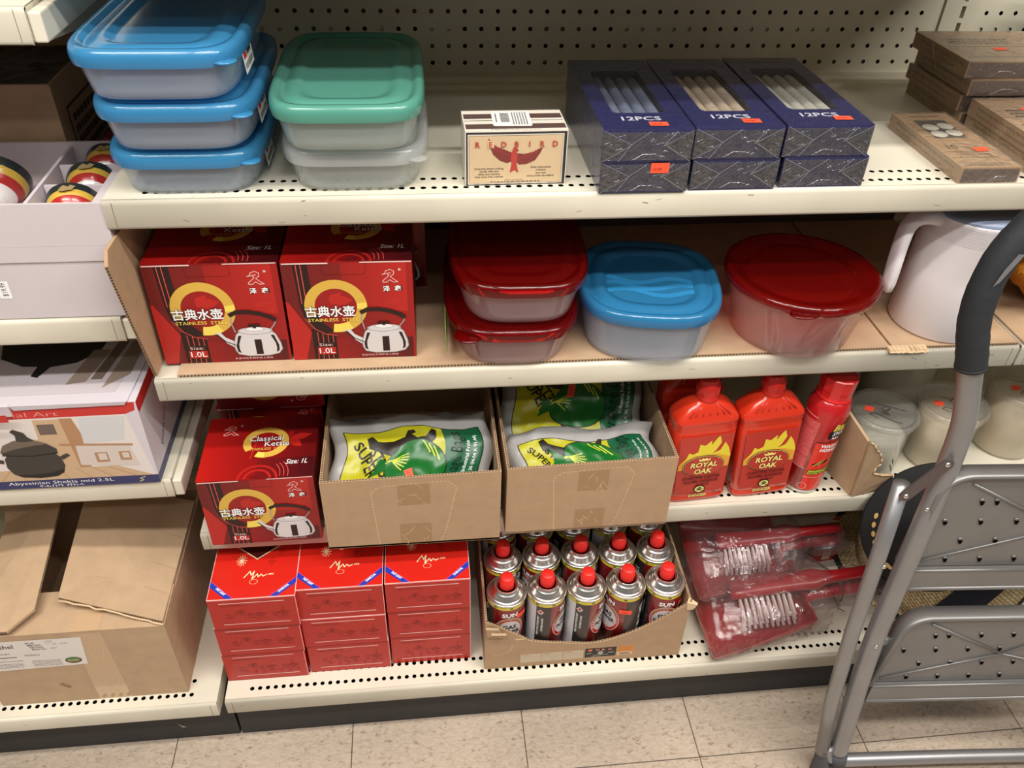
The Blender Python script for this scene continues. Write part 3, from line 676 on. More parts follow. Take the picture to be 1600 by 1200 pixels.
def kettle_top(mb, T, d, flip=False):
    v = lambda t: t*d
    grad(mb, T, 0, 0, 1, d, (182, 26, 22), (92, 12, 14), 8, 1)
    grad(mb, T, .5, 0, 1, v(.3), (120, 20, 22), (66, 12, 18), 5, 2)
    cx, cy = .55, v(.56)
    mb.ring(T, cx, cy, .135, .205, KGOLD, 4, 40, math.radians(-90), math.radians(215)); mb.ring(T, cx, cy, .135, .205, KGOLD2, 4, 6, math.radians(-115), math.radians(-90)); mb.ell(T, cx, cy, .135, .135, KMID, 4)
    mb.stroke(T, [(cx-.12, cy-.21), (cx-.09, cy)], .02, KLT, 5)
    for r_ in (.10, .155): mb.ring(T, .52, -.005, r_, r_+.022, KLT, 3, 20, 0.02, PI-.02)
    for k in range(3): mb.ring(T, .52+.015*k, .05, .19+.02*k, .196+.02*k, KPINK, 3, 12, -.15, .7)
    mb.ell(T, .5, .0, .05, .045, KMAR, 4, 18, 0, PI)
    mb.otext(T, 'Classical', .40, cy+.02, .095, WHITE, BLACK, 6, .03, bold=.008, wd=.30); mb.otext(T, 'Kettle', .54, cy-.055, .095, WHITE, BLACK, 6, .03, bold=.008, wd=.22)
    mb.text(T, 'STAINLESS  STEEL', .41, cy-.105, .045, KGOLD, 6, bold=.005, wd=.32)
    leaf(mb, T, .75, cy+.03, .22, .09, .28, KLT, 3); leaf(mb, T, .76, cy+.02, .15, .09, -.7, KLT, 3); leaf(mb, T, .75, cy+.05, .10, .06, 1.3, KMID, 3)
    mb.text(T, 'Size: 1L', .75, v(.20), .085, WHITE, 4, bold=.006, shear=.25, wd=.19)
    bird_logo(mb, T, .15, v(.70), .13, 4)
def kettle_box(label, loc, w_, d_, h, rz=0., group='red kettle boxes', tilt=None):
    t = thing('kettle_box', label, 'box', loc, rz, group)
    mb = MB(); mb.box(0, w_, 0, d_, 0, h, KRED)
    kettle_front(mb, Plane((0,0,0), (1,0,0), (0,0,1), w_, .00010), h/w_)
    kettle_front(mb, Plane((w_,d_,0), (-1,0,0), (0,0,1), w_, .00010), h/w_)
    for o_, ux in (((0,d_,0), (0,-1,0)), ((w_,0,0), (0,1,0))):
        S = Plane(o_, ux, (0,0,1), eps=.0001); grad(mb, S, 0, 0, d_, h, (120, 18, 20), (180, 26, 24), 4, 1)
        mb.rect(S, d_*.15, 0, d_*.32, h, KBLK, 2)
        for k in range(3): mb.stroke(S, [(d_*(.18+.05*k), 0), (d_*(.18+.05*k), h)], .0009, KPINK, 3)
    mb.build('carton_body', t, bevel=.0008)
    mb = MB(); T = Plane((0,0,h+.0016), (1,0,0), (0,1,0), w_, .00010)
    mb.box(.0004, w_-.0004, .0006, d_-.0006, h, h+.0014, KRED); kettle_top(mb, T, d_/w_)
    F = Plane((0,0,0), (1,0,0), (0,0,1)); F.eps = .0008
    mb.rect(F, .002, h-.0007, w_*.36, h+.0012, EDGEW, 1); mb.rect(F, w_*.60, h-.0005, w_-.001, h+.0012, EDGEW, 1)
    mb.build('lid_flap', t)
    return t
kettle_box('red kettle box at left on the cardboard liner, against its upturned flap', (.0112, .0300, zB+.0052), .1645, .160, .1490, .0)
kettle_box('right one of two front red kettle boxes on the cardboard liner', (.1795, .0285, zB+.0052), .1640, .160, .1480, -.01)
kettle_box('red kettle box hidden deep in shade behind the right kettle box on the liner', (.198, .210, zB+.0052), .1640, .158, .1485)
kb = kettle_box('red kettle box standing alone on the third shelf, overhanging its lip', (.0238, -.0225, zC+.0005), .1635, .138, .1310, .012)
kettle_box('red kettle box directly behind the lone kettle box on the third shelf', (.0240, .142, zC+.0005), .1635, .135, .1300)
kt = kettle_box('red kettle box lying tipped over, upside down, on the back kettle box', (0, 0, 0), .1635, .112, .150)
kt.rotation_euler = (Matrix.Rotation(PI/2, 3, 'X') @ Matrix.Rotation(PI, 3, 'Z')).to_euler(); kt.location = (.030+.1635, .138+.1515, zC+.1335+.112)
# ------------------------------------------------------------------ cardboard liner on the second shelf
t = thing('cardboard_liner', 'flattened brown cardboard sheet lining the second shelf, left end folded up', 'cardboard', (0, 0, zB))
mb = MB()
mb.box(.030, 1.020, .0052, .405, .0006, .0046, CARDL); corr_edge(mb, (.032,.0050,.0006), (1.02,.0050,.0006), (0,0,.004), (0,-1,0)); mb.build('base_sheet', t)
mb = MB()
o3 = [(.0012,.004,.0052), (.0006,-.020,.10), (.0002,-.042,.195), (.0002,-.030,.2095), (.0002,.02,.2075), (.0002,.27,.170), (.0012,.30,.0052)]
mb.add([(x+.0, y, z) for x, y, z in o3]+[(x+.0042, y, z) for x, y, z in o3], [tuple(range(7)), tuple(range(7, 14))[::-1]]+[(i, i+7, (i+1) % 7+7, (i+1) % 7) for i in range(7)], CARD)
corr_edge(mb, (.0012,.0036,.006), (.0006,-.0204,.10), (.0042,0,0), (0,-1,-.2)); corr_edge(mb, (.0006,-.0204,.10), (.0002,-.0424,.195), (.0042,0,0), (0,-1,0))
mb.build('upturned_flap', t)
mb = MB(); mb.hexa([(1.024,.0052,.0006),(1.2165,.0045,.0006),(1.2165,.40,.0006),(1.024,.40,.0006),(1.024,.0052,.0046),(1.2165,.0045,.0046),(1.2165,.40,.0046),(1.024,.40,.0046)], CARDL)
corr_edge(mb, (1.06,.0048,.0006), (1.2165,.0043,.0006), (0,0,.004), (0,-1,0))
for k in range(9):
    x = 1.016+k*.0065; mb.hexa([(x,-.003-R.random()*.004,.0005),(x+.008,-.004-R.random()*.004,.0005),(x+.007,.008,.0006),(x,.008,.0006),(x,-.002,.003+R.random()*.003),(x+.007,-.001,.0025),(x+.006,.008,.005),(x,.008,.005)], CARDE)
tag(mb.build('cardboard_sheet', loc=(0,0,zB)), 'second cardboard sheet with a torn corner, under the white pitcher', 'cardboard')
mb = MB(); mb.hexa([(1.226,.004,0),(2.3,.004,0),(2.3,.38,0),(1.226,.38,0),(1.226,.004,.004),(2.3,.004,.004),(2.3,.38,.004),(1.226,.38,.004)], CARDL); corr_edge(mb, (1.227,.0036,0), (1.6,.0036,0), (0,0,.004), (0,-1,0))
tag(mb.build('cardboard_sheet', loc=(0,0,zB+.0004)), 'cardboard sheet on the shelf at the right edge, under the orange bundle', 'cardboard')
mb = MB(); mb.box(.60, 1.215, .395, .401, zB+.005, zB+.235, mat((74, 66, 56), .8, kind='dull_dark_board')); mb.box(.36, .595, .398, .404, zB+.005, zB+.235, mat((60, 58, 52), .8, kind='dull_grey_board'))  # board colours hold the deep shade at the back of the shelf
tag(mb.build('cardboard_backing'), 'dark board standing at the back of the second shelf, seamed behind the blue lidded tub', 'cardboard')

# ------------------------------------------------------------------ tubs on the second shelf
zL = zB+.0050
g = 'red lidded oblong tubs stacked in a pair'
rt_ = make_tub('food_container', 'oblong clear tub with a see-through red lid, lower of the stacked pair', .180, .29, 3.6, .060, REDL, REDT, (.4790, .1290, zL), group=g, taper=.86, tab=False, rz=-.03, crest=.005, rec=.003)
dup(rt_, 'oblong clear tub with a see-through red lid, upper of the stacked pair', (.4865, .1250, zL+.0700), rz=-.03, group=g)
lt = [c for c in rt_.children if c.name.startswith('side_sticker')][0]
D.objects.remove(lt)
for c in bpy.data.objects:
    if c.name.startswith('side_sticker') and c.parent and c.parent.name.startswith('food_container') and c.parent.get('group') == g: D.objects.remove(c)
mb = MB(); mb.lathe([(.001, -.0018), (.018, -.0018), (.020, 0), (.018, .0018), (.001, .0018)], REDL, 20, (-.062, -.134, .052)); mb.build('lift_tab', rt_)
mb = MB(); mb.hexa([(-.0905,-.115,.012),(-.0895,-.115,.012),(-.0895,.02,.012),(-.0905,.02,.012),(-.0925,-.115,.05),(-.0915,-.115,.05),(-.0915,.02,.05),(-.0925,.02,.05)], mat((120, 160, 70), .5, kind='green_paper_label'))
S = Plane((-.0928,.02,.012), (0,-1,0), (0,0,1)); mb.rect(S, .06, .006, .085, .034, ORANGE, 1); mb.rect(S, .09, .004, .13, .036, WHITE, 1); mb.rect(S, .012, .010, .05, .03, BLACK, 1); mb.build('paper_label', rt_)
make_tub('food_container', 'single rounded square tub with a blue lid, on the liner beside the red lidded pair', .193, .206, 2.9, .076, clear('mid_blue_lid_plastic', (120,190,235), .85, (58, 146, 196), .2), clear('frosted_blue_tint_tub', (252,253,255), .26, (240, 248, 255), .24), (.6735, .0835, zL), taper=.90, tab=False, label_side=False, rz=-.16, raise_=.0015)
# raised wave pattern on the blue lid
WV = mat((42, 126, 178), .45, kind='satin_blue_wave')
bl = [o for o in bpy.data.objects if o.get('label', '').startswith('single rounded square')][0]
lid = [c for c in bl.children if c.name.startswith('lid')][0]
mb = MB(); T = Plane((0,0,.0776), (1,0,0), (0,1,0), eps=.0002)
for k in range(3):
    pts = [(-.06+.012*i, -.042+k*.016+.008*math.sin(i*.75+k)) for i in range(11)]
    for (a, b_), (c_, d__) in zip(pts, pts[1:]): mb.draw(T, [(a,b_),(c_,d__),(c_,d__+.011),(a,b_+.011)], WV, 1)
mb.build('wave_relief', lid)
t = thing('food_container', 'round clear tub with a see-through red lid, left of the white pitcher', 'food container', (.8885, .0660, zL))
mb = MB(); r1, r0, h = .105, .084, .096
mb.lathe([(r0-.012, 0), (r0-.003, .001), (r0+.001, .006), (.0985, h*.80), (.1005, h*.84), (.103, h*.86), (r1, h), (r1-.0015, h), (.1015, h*.87), (.097, h*.82), (r0, .008), (r0-.006, .003), (.001, .003)], REDT, 56); mb.build('container_body', t)
mb = MB(); h -= .002; mb.lathe([(r1+.0005, h-.009), (r1+.0025, h-.009), (r1+.0035, h-.004), (r1+.0025, h+.003), (r1-.003, h+.0045), (r1-.010, h+.0035), (r1-.020, h-.001), (r1-.028, h-.002), (r1-.032, h+.001), (r1-.045, h+.0015), (r1-.06, h+.001), (.001, h+.0005)], REDL, 56, cap0=False, cap1=False); lo = mb.build('lid', t)
mb = MB(); mb.lathe([(.001, -.0018), (.018, -.0018), (.021, 0), (.018, .0018), (.001, .0018)], REDL, 20, (-.036, -.1025, h-.005), sy=.6); mb.build('lift_tab', lo)

# ------------------------------------------------------------------ white pitcher
t = thing('water_pitcher', 'white plastic pitcher with a grey lid, partly behind the ladder grip', 'pitcher', (1.1230, .0720, zL-.0004))
PW = mat((232, 226, 228), .38, coat=.1, kind='white_plastic')
mb = MB(); mb.lathe([(.060, 0), (.0665, .0012), (.0685, .004), (.0665, .09), (.0655, .178), (.0675, .182), (.0655, .184), (.0640, .176), (.066, .01), (.001, .008)], PW, 56)
mb.build('pitcher_body', t)
mb = MB(); band = []
for k in range(57):
    a = 2*PI*k/56; zlo = .150+.006*math.sin(a*3); band.append((a, zlo))
F = Cyl(.0664, 0)
for k in range(150):
    a = -1.9+k*.0253
    for j in range(9): 
        zz = .1525+j*.0030
        mb.add([(math.sin(a)*.0668, -math.cos(a)*.0668, zz), (math.sin(a+.013)*.0668, -math.cos(a+.013)*.0668, zz), (math.sin(a+.013)*.0668, -math.cos(a+.013)*.0668, zz+.0016), (math.sin(a)*.0668, -math.cos(a)*.0668, zz+.0016)], [(0,1,2,3)], mat((206, 200, 204), .5, kind='fine_grip_texture'))
mb.build('textured_band', t)
mb = MB(); mb.lathe([(.062, .176), (.0665, .180), (.067, .187), (.060, .190), (.001, .190)], mat((126, 138, 160), .35, kind='grey_blue_lid'), 48); mb.build('lid', t)
mb = MB(); path = [(-.052,-.010,.170), (-.075,-.014,.181), (-.098,-.018,.182), (-.111,-.021,.172), (-.1135,-.022,.150), (-.111,-.022,.10), (-.1095,-.022,.062)]
rings = []
for i, (x, y, z) in enumerate(path):
    tdir = (Vector(path[min(i+1, 6)])-Vector(path[max(i-1, 0)])).normalized(); N = tdir.cross(Vector((0,1,0))).normalized(); wv = .013; hh = (.012, .011, .010, .009, .008, .0075, .007)[i]
    p = Vector((x, y, z)); rings.append([p+N*(hh*a)+Vector((0,1,0))*(wv*b_) for a, b_ in ((1,.5),(.7,1),(-.7,1),(-1,.5),(-1,-.5),(-.7,-1),(.7,-1),(1,-.5))])
mb.loft(rings, PW); mb.build('handle', t, sub=1)
# orange bundle at the right edge
mb = MB(); rings = []
for i in range(13):
    f = i/12; rr = .075*math.sin(PI*min(max(f, .02), .98))**.55
    rings.append([Vector((1.305+.17*f+.0, .13+rr*math.cos(2*PI*k/18)*1.1, zB+.0115+.058+rr*.78*math.sin(2*PI*k/18)+.006*math.sin(k*2.1+i))) for k in range(18)])
mb.loft(rings, mat((214, 132, 30), .75, var=.2, vs=14, bump=.4, bs=30, kind='orange_cloth')); tag(mb.build('cloth_bundle', loc=(-.055,-.02,-.002)), 'orange folded cloth bundle at the right edge, behind the ladder grip', 'bundle')

# ================================================================== THIRD SHELF
PRINTED = mat((250, 250, 250), .5)
BY = mat((176, 171, 28), .35, bump=.25, bs=40, kind='yellow_film_print'); BG = mat((16, 84, 52), .35, bump=.25, bs=40, kind='green_film_print'); BG2 = mat((18, 98, 36), .3, bump=.25, bs=30, kind='bright_green_print')
BW = mat((158, 156, 154), .35, bump=.3, bs=35, kind='grey_white_film'); BK = mat((30, 22, 14), .4, kind='film_black_print'); BLG = mat((190, 200, 60), .4, kind='lime_print')  # white film greyed so its colour carries the shade inside the cartons
def garbage_pack(label, o, U, V, w_, d_, th, seed, sticker=None, group='packs of garbage bags in the open cartons', art=True):
    """soft film pack printed with an arm holding a tied green bag; x along its length, y up its face"""
    U = Vector(U).normalized(); V = Vector(V).normalized(); N = U.cross(V); o = Vector(o)
    def f(x, y, l=1, top=1):
        a, b_ = x/w_, y/d_
        e = max(0, (1-(2*a-1)**6)) ** .5 * max(0, (1-(2*b_-1)**4)) ** .5
        q = noise.noise(Vector((x*22, y*22, seed)))*.010+noise.noise(Vector((x*60, y*60, seed+5)))*.0035
        return U*(x+.006*math.sin(b_*9+seed)) + V*(y+.005*math.sin(a*11+seed)) + N*(top*(th*e*.5) + q*(.4+e*.6) + l*.00045)
    t = thing('garbage_bag_pack', label, 'garbage bags', o, group=group)
    mb = MB(); nx, ny = 40, 26
    for top in (1, -1):
        vs = [f(w_*i/nx, d_*j/ny, 0, top) for j in range(ny+1) for i in range(nx+1)]
        fs = [(j*(nx+1)+i, j*(nx+1)+i+1, (j+1)*(nx+1)+i+1, (j+1)*(nx+1)+i) for j in range(ny) for i in range(nx)]
        mb.add(vs, fs if top > 0 else [q[::-1] for q in fs], BW, True)
    if not art:
        mb.build('plain_film', t); return t
    F = Surf(f, .009); x0, y0, x1, y1 = .022, .012, w_-.018, d_-.030
    xm = x0+(x1-x0)*.72; hh = y1-y0
    mb.rect(F, x0-.0015, y0, x1+.0015, y1+.0015, BK, 1); mb.rect(F, x0, y0, xm, y1, BY, 2); mb.rect(F, xm, y0, x1, y1, BG, 2)
    ax, ay = x0+(xm-x0)*.22, y0+hh*.80
    arm = [(0,.03),(.012,.035),(.02,.02),(.05,.012),(.075,.018),(.085,.034),(.098,.036),(.10,.028),(.09,.024),(.10,.014),(.118,.018),(.137,.042),(.145,.040),(.140,.018),(.118,-.006),(.095,-.008),(.075,-.014),(.06,-.03),(.045,-.022),(.02,-.005),(.0,.005)]
    k_ = .80*(xm-x0)/.145; mb.draw(F, [(ax+a*k_*.9, ay+b_*k_*.8-.008) for a, b_ in arm], BK, 3)
    gx, gy = x0+(xm-x0)*.74, y0+hh*.42
    mb.ell(F, gx, gy, .046, .040, BK, 4, 28); mb.ell(F, gx, gy, .0445, .0385, BG2, 5, 28)
    mb.draw(F, [(gx-.045,gy+.01),(gx-.062,gy+.022),(gx-.060,gy+.004),(gx-.066,gy-.008),(gx-.044,gy-.004)], BG2, 5)
    for k in range(6):
        a = .4+k*.45; mb.stroke(F, [(gx-.040+.006*math.cos(a), gy+.004+.006*math.sin(a)), (gx-.040+.028*math.cos(a*.5-.9), gy+.004+.024*math.sin(a*.5-.9+.1))], .0016, BLG, 6)
    for k in range(3): mb.stroke(F, [(gx+.005+.008*k, gy+.036-.003*k), (gx+.016+.008*k, gy+.022-.004*k)], .0022, BLG, 6)
    ks = min(1., hh/.115)
    for i, s_ in enumerate(('SUPER', 'STRONG')): mb.text(F, s_, x0+.008+i*.024, y0+hh*(.80-.10*i), .024*ks, BK, 4, rot=-1.02, bold=.02)
    mb.text(F, 'Garbage Bags', xm+.026, y0+.004, .026, mat((8, 40, 24), .4, kind='dark_green_ink'), 4, rot=PI/2, bold=.01, shear=.2, wd=hh*.93)
    mb.text(F, 'Industrial Pride', xm+.037, y0+hh*.35, .009*ks, WHITE, 4, rot=PI/2); mb.text(F, '26 X 36 (66.04 X 91.44)', xm+.048, y0+hh*.2, .008*ks, WHITE, 4, rot=PI/2)
    mb.build('printed_film', t)
    if sticker:
        mb = MB(); sx, sy, an = sticker; c_, s_ = math.cos(an), math.sin(an)
        mb.draw(F, [(sx+a*c_-b_*s_, sy+a*s_+b_*c_) for a, b_ in ((0,0),(.021,0),(.021,.012),(0,.012))], ORANGE, 7)
        mb.text(F, '11.99', sx+.003*c_-.003*s_, sy+.003*s_+.003*c_, .006, mat((150, 40, 30), .6, kind='price_ink'), 9, rot=an); mb.build('price_sticker', t)
    return t
def open_carton(label, loc, w_, d_, h, hr, rz=0., flap=False, seed=0, group='open cartons on the third shelf'):
    t = thing('open_carton', label, 'cardboard box', loc, rz, group); th = .004
    mb = MB(); mb.box(0, w_, 0, d_, 0, .004, CARD); mb.build('bottom_panel', t)
    mb = MB(); mb.hexa([(0,0,.0005),(w_,0,.0005),(w_,th,.0005),(0,th,.0005),(0,0,h),(w_,0,hr),(w_,th,hr),(0,th,h)], CARD)
    F = Plane((0,0,0), (1,0,0), (0,0,1))
    x0, x1, z0, z1 = w_*.28, w_*.75, .004, h*.93
    pts = [(x0+.004, z0), (x0-.002, z1-.015), (x0+.010, z1-.003), (x1-.012, z1+.002), (x1, z1-.012), (x1-.018, z0+.02), (x1-.026, z0)]
    for (a, b_), (c_, d__) in zip(pts, pts[1:]):
        n_ = max(1, int(math.hypot(c_-a, d__-b_)/.006))
        for k in range(n_): mb.stroke(F, [(a+(c_-a)*(k+.1)/n_, b_+(d__-b_)*(k+.1)/n_), (a+(c_-a)*(k+.65)/n_, b_+(d__-b_)*(k+.65)/n_)], .0011, CARDE, 1)
    for zz in (.004, h*.62): 
        mb.rect(F, w_*.42, zz, w_*.60, zz+h*.30, mat((160, 126, 92), .3, bump=.3, bs=120, kind='clear_tape_over_card'), 1)
        q = random.Random(seed+int(zz*1000))
        for k in range(7): 
            ax, az = w_*q.uniform(.43, .59), zz+h*q.uniform(.02, .28); mb.stroke(F, [(ax, az), (ax+q.uniform(-.014, .014), az+q.uniform(-.016, .016))], .0006, CARDE, 2)
    corr_edge(mb, (.001, th*.1, h), (w_-.001, th*.1, hr), (0, th*.8, 0), (0,0,1)); mb.build('front_panel', t)
    for nm, x in (('left', 0), ('right', w_-th)):
        hh = h if x == 0 else hr
        mb = MB(); mb.box(x, x+th, th+.0004, d_-th-.0004, .004, hh-.0004, CARD); corr_edge(mb, (x+.0004, th, hh-.0002), (x+.0004, d_-th, hh-.0002), (th*.9,0,0), (0,0,1)); mb.build('side_panel', t)
    mb = MB(); mb.box(0, w_, d_-th, d_, .0005, h+.02, CARD); mb.build('back_panel', t)
    return t
open_carton('open carton of garbage bags, left of two on the third shelf', (.1985, -.0445, zC+.0006), .2590, .300, .1390, .1440, .0)
open_carton('open carton of garbage bags beside the red lighter bottles, right of the two', (.4670, -.0355, zC+.0006), .2560, .300, .1380, .1430, .008, seed=5)
sl = .46
garbage_pack('garbage bag pack crumpled in the left open carton, its price sticker upright', (.2060, -.0340, zC+.066), (1, 0, .0), (0, math.cos(sl), math.sin(sl)), .243, .150, .045, 2.3, (.116, .046, -1.25))
garbage_pack('second garbage bag pack lying underneath in the left carton', (.2060, -.0320, zC+.026), (1, 0, 0), (0, 1, .03), .243, .250, .034, 6.1, art=False)
garbage_pack('front garbage bag pack in the right open carton', (.4760, -.0260, zC+.070), (1, 0, .02), (0, math.cos(.42), math.sin(.42)), .232, .110, .040, 4.4)
garbage_pack('rear garbage bag pack leaning back in the right carton, orange sticker on the green bag', (.4740, .0700, zC+.060), (1, 0, .02), (0, math.cos(.55), math.sin(.55)), .236, .190, .045, 8.7, (.118, .085, 1.5))
garbage_pack('flat garbage bag pack at the bottom of the right carton', (.4740, -.0200, zC+.025), (1, 0, 0), (0, 1, .02), .236, .255, .034, 3.1, art=False)

# ------------------------------------------------------------------ charcoal lighter bottles
RO = mat((208, 52, 28), .22, coat=.5, kind='orange_red_bottle_plastic'); ROL = mat((190, 54, 42), .34, coat=.2, kind='red_label_film'); ROY = mat((236, 214, 60), .4, kind='yellow_flame_print'); ROO = mat((232, 166, 60), .4, kind='amber_flame_print'); ROT = mat((246, 236, 140), .4, kind='pale_yellow_print'); ROD = mat((96, 16, 18), .4, kind='dark_red_ink'); ROC = mat((206, 38, 30), .35, coat=.3, kind='red_cap_plastic')
def lighter_bottle(label, loc, ry, rz=0.):
    t = thing('lighter_fluid_bottle', label, 'bottle', loc, rz, 'charcoal lighter bottles on the third shelf', rot=(0, ry, rz))
    mb = MB(); W_, D_ = .104, .056
    def rg(w_, d_, z, e=5.5): return sring(w_, d_, e, z, 40)
    prof = [(.086,.040,0),(.094,.048,.001),(.098,.052,.005),(.098,.052,.010),(.0955,.0495,.013),(.0955,.0495,.015),(.098,.052,.018),(W_-.004,D_-.004,.10),(W_-.004,D_-.004,.150),(W_-.006,D_-.006,.1535),(W_-.0035,D_-.0035,.157),(W_-.006,D_-.006,.1605),(W_-.002,D_-.002,.165),(W_-.004,D_-.003,.170),(W_-.012,D_-.008,.176)]
    rings = [rg(a, b_, z) for a, b_, z in prof]+[rg(.070,.042,.190,3.5), rg(.050,.036,.197,2.6), rg(.036,.032,.201,2), rg(.032,.032,.206,2)]
    mb.loft(rings, RO)
    F = Plane((0, -.0262, 0), (1,0,0), (0,-.005,1), eps=.00035)
    for k in range(7):
        a = -.9+k*.3; mb.tube([(.018*math.sin(a), -.014-.001*abs(k-3), .1985), (.040*math.sin(a), -.0235, .181)], .0011, RO, 6)
    mb.build('bottle_body', t)
    mb = MB(); G = Plane((0, -.0262, 0), (1,0,0), (0,-.011,1), eps=.0004)
    x0, x1 = -.041, .041
    mb.draw(G, [(x0, .022), (x1, .022), (x1+.0018, .145), (x0-.0018, .145)], ROL, 1)
    fl = [(-.041,.086),(-.030,.100),(-.026,.112),(-.020,.108),(-.012,.112),(-.010,.128),(-.002,.124),(.008,.134),(.008,.124),(.016,.138),(.020,.142),(.024,.128),(.018,.114),(.012,.106),(.024,.112),(.030,.128),(.037,.116),(.0418,.100),(.041,.086)]
    mb.draw(G, fl, ROY, 2); mb.draw(G, [(-.041,.076),(.041,.076),(.0415,.096),(.022,.104),(-.018,.104),(-.032,.094),(-.041,.086)], ROO, 3)
    mb.ell(G, 0, .082, .0345, .0225, ROD, 4, 36); mb.ell(G, 0, .082, .0335, .0215, ROT, 5, 36); mb.ell(G, 0, .082, .0328, .0208, ROD, 6, 36); mb.ell(G, 0, .082, .032, .020, ROL, 7, 36)
    mb.draw(G, [(-.008,.094),(.008,.094),(.010,.0995),(.005,.097),(.003,.101),(0,.098),(-.003,.101),(-.005,.097),(-.010,.0995)], ROT, 8)
    mb.otext(G, 'ROYAL', 0, .0815, .0145, ROT, ROD, 9, .02, al='c', bold=.03, shear=.12, wd=.044); mb.otext(G, 'OAK', 0, .0675, .0145, ROT, ROD, 9, .02, al='c', bold=.03, shear=.12, wd=.029)
    mb.text(G, 'CHARCOAL LIGHTER', 0, .053, .0082, ROD, 4, 'c', bold=.03, shear=.15, wd=.062); mb.text(G, 'ALLUME-CHARBON', 0, .0445, .0082, ROD, 4, 'c', bold=.03, shear=.15, wd=.058); mb.text(G, 'de BOIS', .004, .0375, .0065, ROD, 4, 'c', bold=.02, shear=.2)
    oc = [(.011*math.cos(PI/8+k*PI/4), .0275-.0+.0095*math.sin(PI/8+k*PI/4)) for k in range(8)]
    # hazard octagon with skull
    Gh = Plane(tuple(G(.000, .0, 0)), (1,0,0), (0,-.011,1), eps=.0004)
    oy = .0235
    mb.draw(G, [(.0098*math.cos(PI/8+k*PI/4), oy+.0068+.0085*math.sin(PI/8+k*PI/4)) for k in range(8)], BLACK, 5); mb.draw(G, [(.0080*math.cos(PI/8+k*PI/4), oy+.0068+.0069*math.sin(PI/8+k*PI/4)) for k in range(8)], ROT, 6)
    mb.ell(G, 0, oy+.0085, .0032, .003, BLACK, 7, 16); mb.stroke(G, [(-.0052, oy+.0035), (.0052, oy+.0085)], .0011, BLACK, 7); mb.stroke(G, [(-.0052, oy+.0085), (.0052, oy+.0035)], .0011, BLACK, 7)
    for s_ in (-1, 1): mb.ell(G, s_*.0012, oy+.0086, .0007, .0008, ROT, 8, 8)
    mb.build('front_label', t)
    mb = MB(); G2 = Plane((0, -.0262, 0), (1,0,0), (0,-.002,1), eps=.0004)
    mb.otext(G2, 'DANGER', -.001, .0125, .0085, ROT, ROD, 3, .03, al='c', bold=.02, wd=.030); mb.text(G2, '946 mL', .031, .0155, .0055, ROD, 2, 'c'); mb.build('lower_print', t)
    mb = MB(); prof = [(.0155, .198), (.0175, .200), (.0178, .2055), (.0165, .207), (.0172, .209), (.0172, .224), (.0150, .227), (.0145, .234), (.0135, .236), (.001, .236)]
    mb.lathe(prof, ROC, 28)
    for k in range(28):
        a = 2*PI*k/28; mb.box(.0170*math.cos(a)-.0006, .0170*math.cos(a)+.0006, .0170*math.sin(a)-.0006, .0170*math.sin(a)+.0006, .2095, .2235, ROC)
    mb.build('cap', t)
    return t
lb = lighter_bottle('red charcoal lighter bottle next to the right garbage bag carton', (.7845, .0360, zC+.0022), -.045, .05)
lighter_bottle('red charcoal lighter bottle standing between its twin and the wasp spray can', (.8945, .0395, zC+.0040), -.076, .03)
lighter_bottle('red charcoal lighter bottle in the shade behind the left front one', (.7800, .1150, zC+.0006), 0, .0)
# ------------------------------------------------------------------ wasp spray can
WR = mat((190, 30, 34), .26, coat=.5, var=.03, vs=60, kind='red_can_enamel'); WR2 = mat((214, 96, 96), .4, var=.25, vs=260, kind='fine_print_panel')
t = thing('spray_can', 'red wasp and hornet spray can leaning between lighter bottle and torn carton', 'spray can', (.9745, .0450, zC+.0012), rot=(0, .045, -.22))
r = .0325
mb = MB(); mb.lathe([(r-.004, 0), (r-.0005, .0015), (r, .004), (r, .0075)], mat((206, 204, 202), .3, metal=.6, kind='pale_can_rim'), 40, cap1=False); mb.build('bottom_rim', t)
mb = MB(); mb.lathe([(r, .0076), (r, .168), (r-.0007, .174), (r-.004, .183), (r-.008, .189)], WR, 48)
F = Cyl(r, 0, .0002, .006)
mb.draw(F, [(-.060,.055),(-.014,.055),(-.014,.150),(-.060,.150)], WR2, 1)
for z in (.078, .135): mb.rect(F, -.060, z, -.014, z+.001, WR, 2)
mb.rect(F, -.062, .157, -.02, .158, EDGEW, 1); mb.rect(F, -.060, .0535, -.012, .0545, EDGEW, 1)
mb.draw(F, [(-.058,.012),(-.038,.012),(-.038,.047),(-.058,.047)], WHITE, 1)
for k in range(3): mb.rect(F, -.0555, .0155+k*.010, -.0405, .0235+k*.010, BLACK, 2)
mb.draw(F, [(-.009,.01),(.05,.01),(.05,.118),(-.009,.112)], mat((222, 52, 36), .3, coat=.4, kind='scarlet_can_print'), 1); mb.stroke(F, [(-.009,.112),(.05,.119)], .0012, BLACK, 2)
mb.draw(F, [(.005,.122),(.045,.126),(.045,.152),(.010,.150),(.008,.138),(.004,.136)], BLACK, 2)
mb.text(F, 'Blast', .009, .139, .017, KGOLD2, 3, bold=.03, shear=.25); mb.text(F, 'STOP', .010, .129, .010, WHITE, 3, bold=.03, shear=.25, wd=.024); mb.text(F, 'MAX', .011, .122, .006, WHITE, 3, bold=.02, shear=.2)
mb.text(F, 'WASP &', .000, .104, .0085, WHITE, 3, bold=.04, shear=.2, wd=.033); mb.text(F, 'HORNET', .000, .0955, .0085, WHITE, 3, bold=.04, shear=.2, wd=.033)
mb.draw(F, [(-.004,.066),(.004,.064),(.022,.074),(.018,.078),(.004,.072)], BLACK, 3); mb.stroke(F, [(.006,.066),(.014,.078)], .002, KGOLD, 4); mb.stroke(F, [(.0,.064),(.008,.075)], .002, KGOLD, 4)
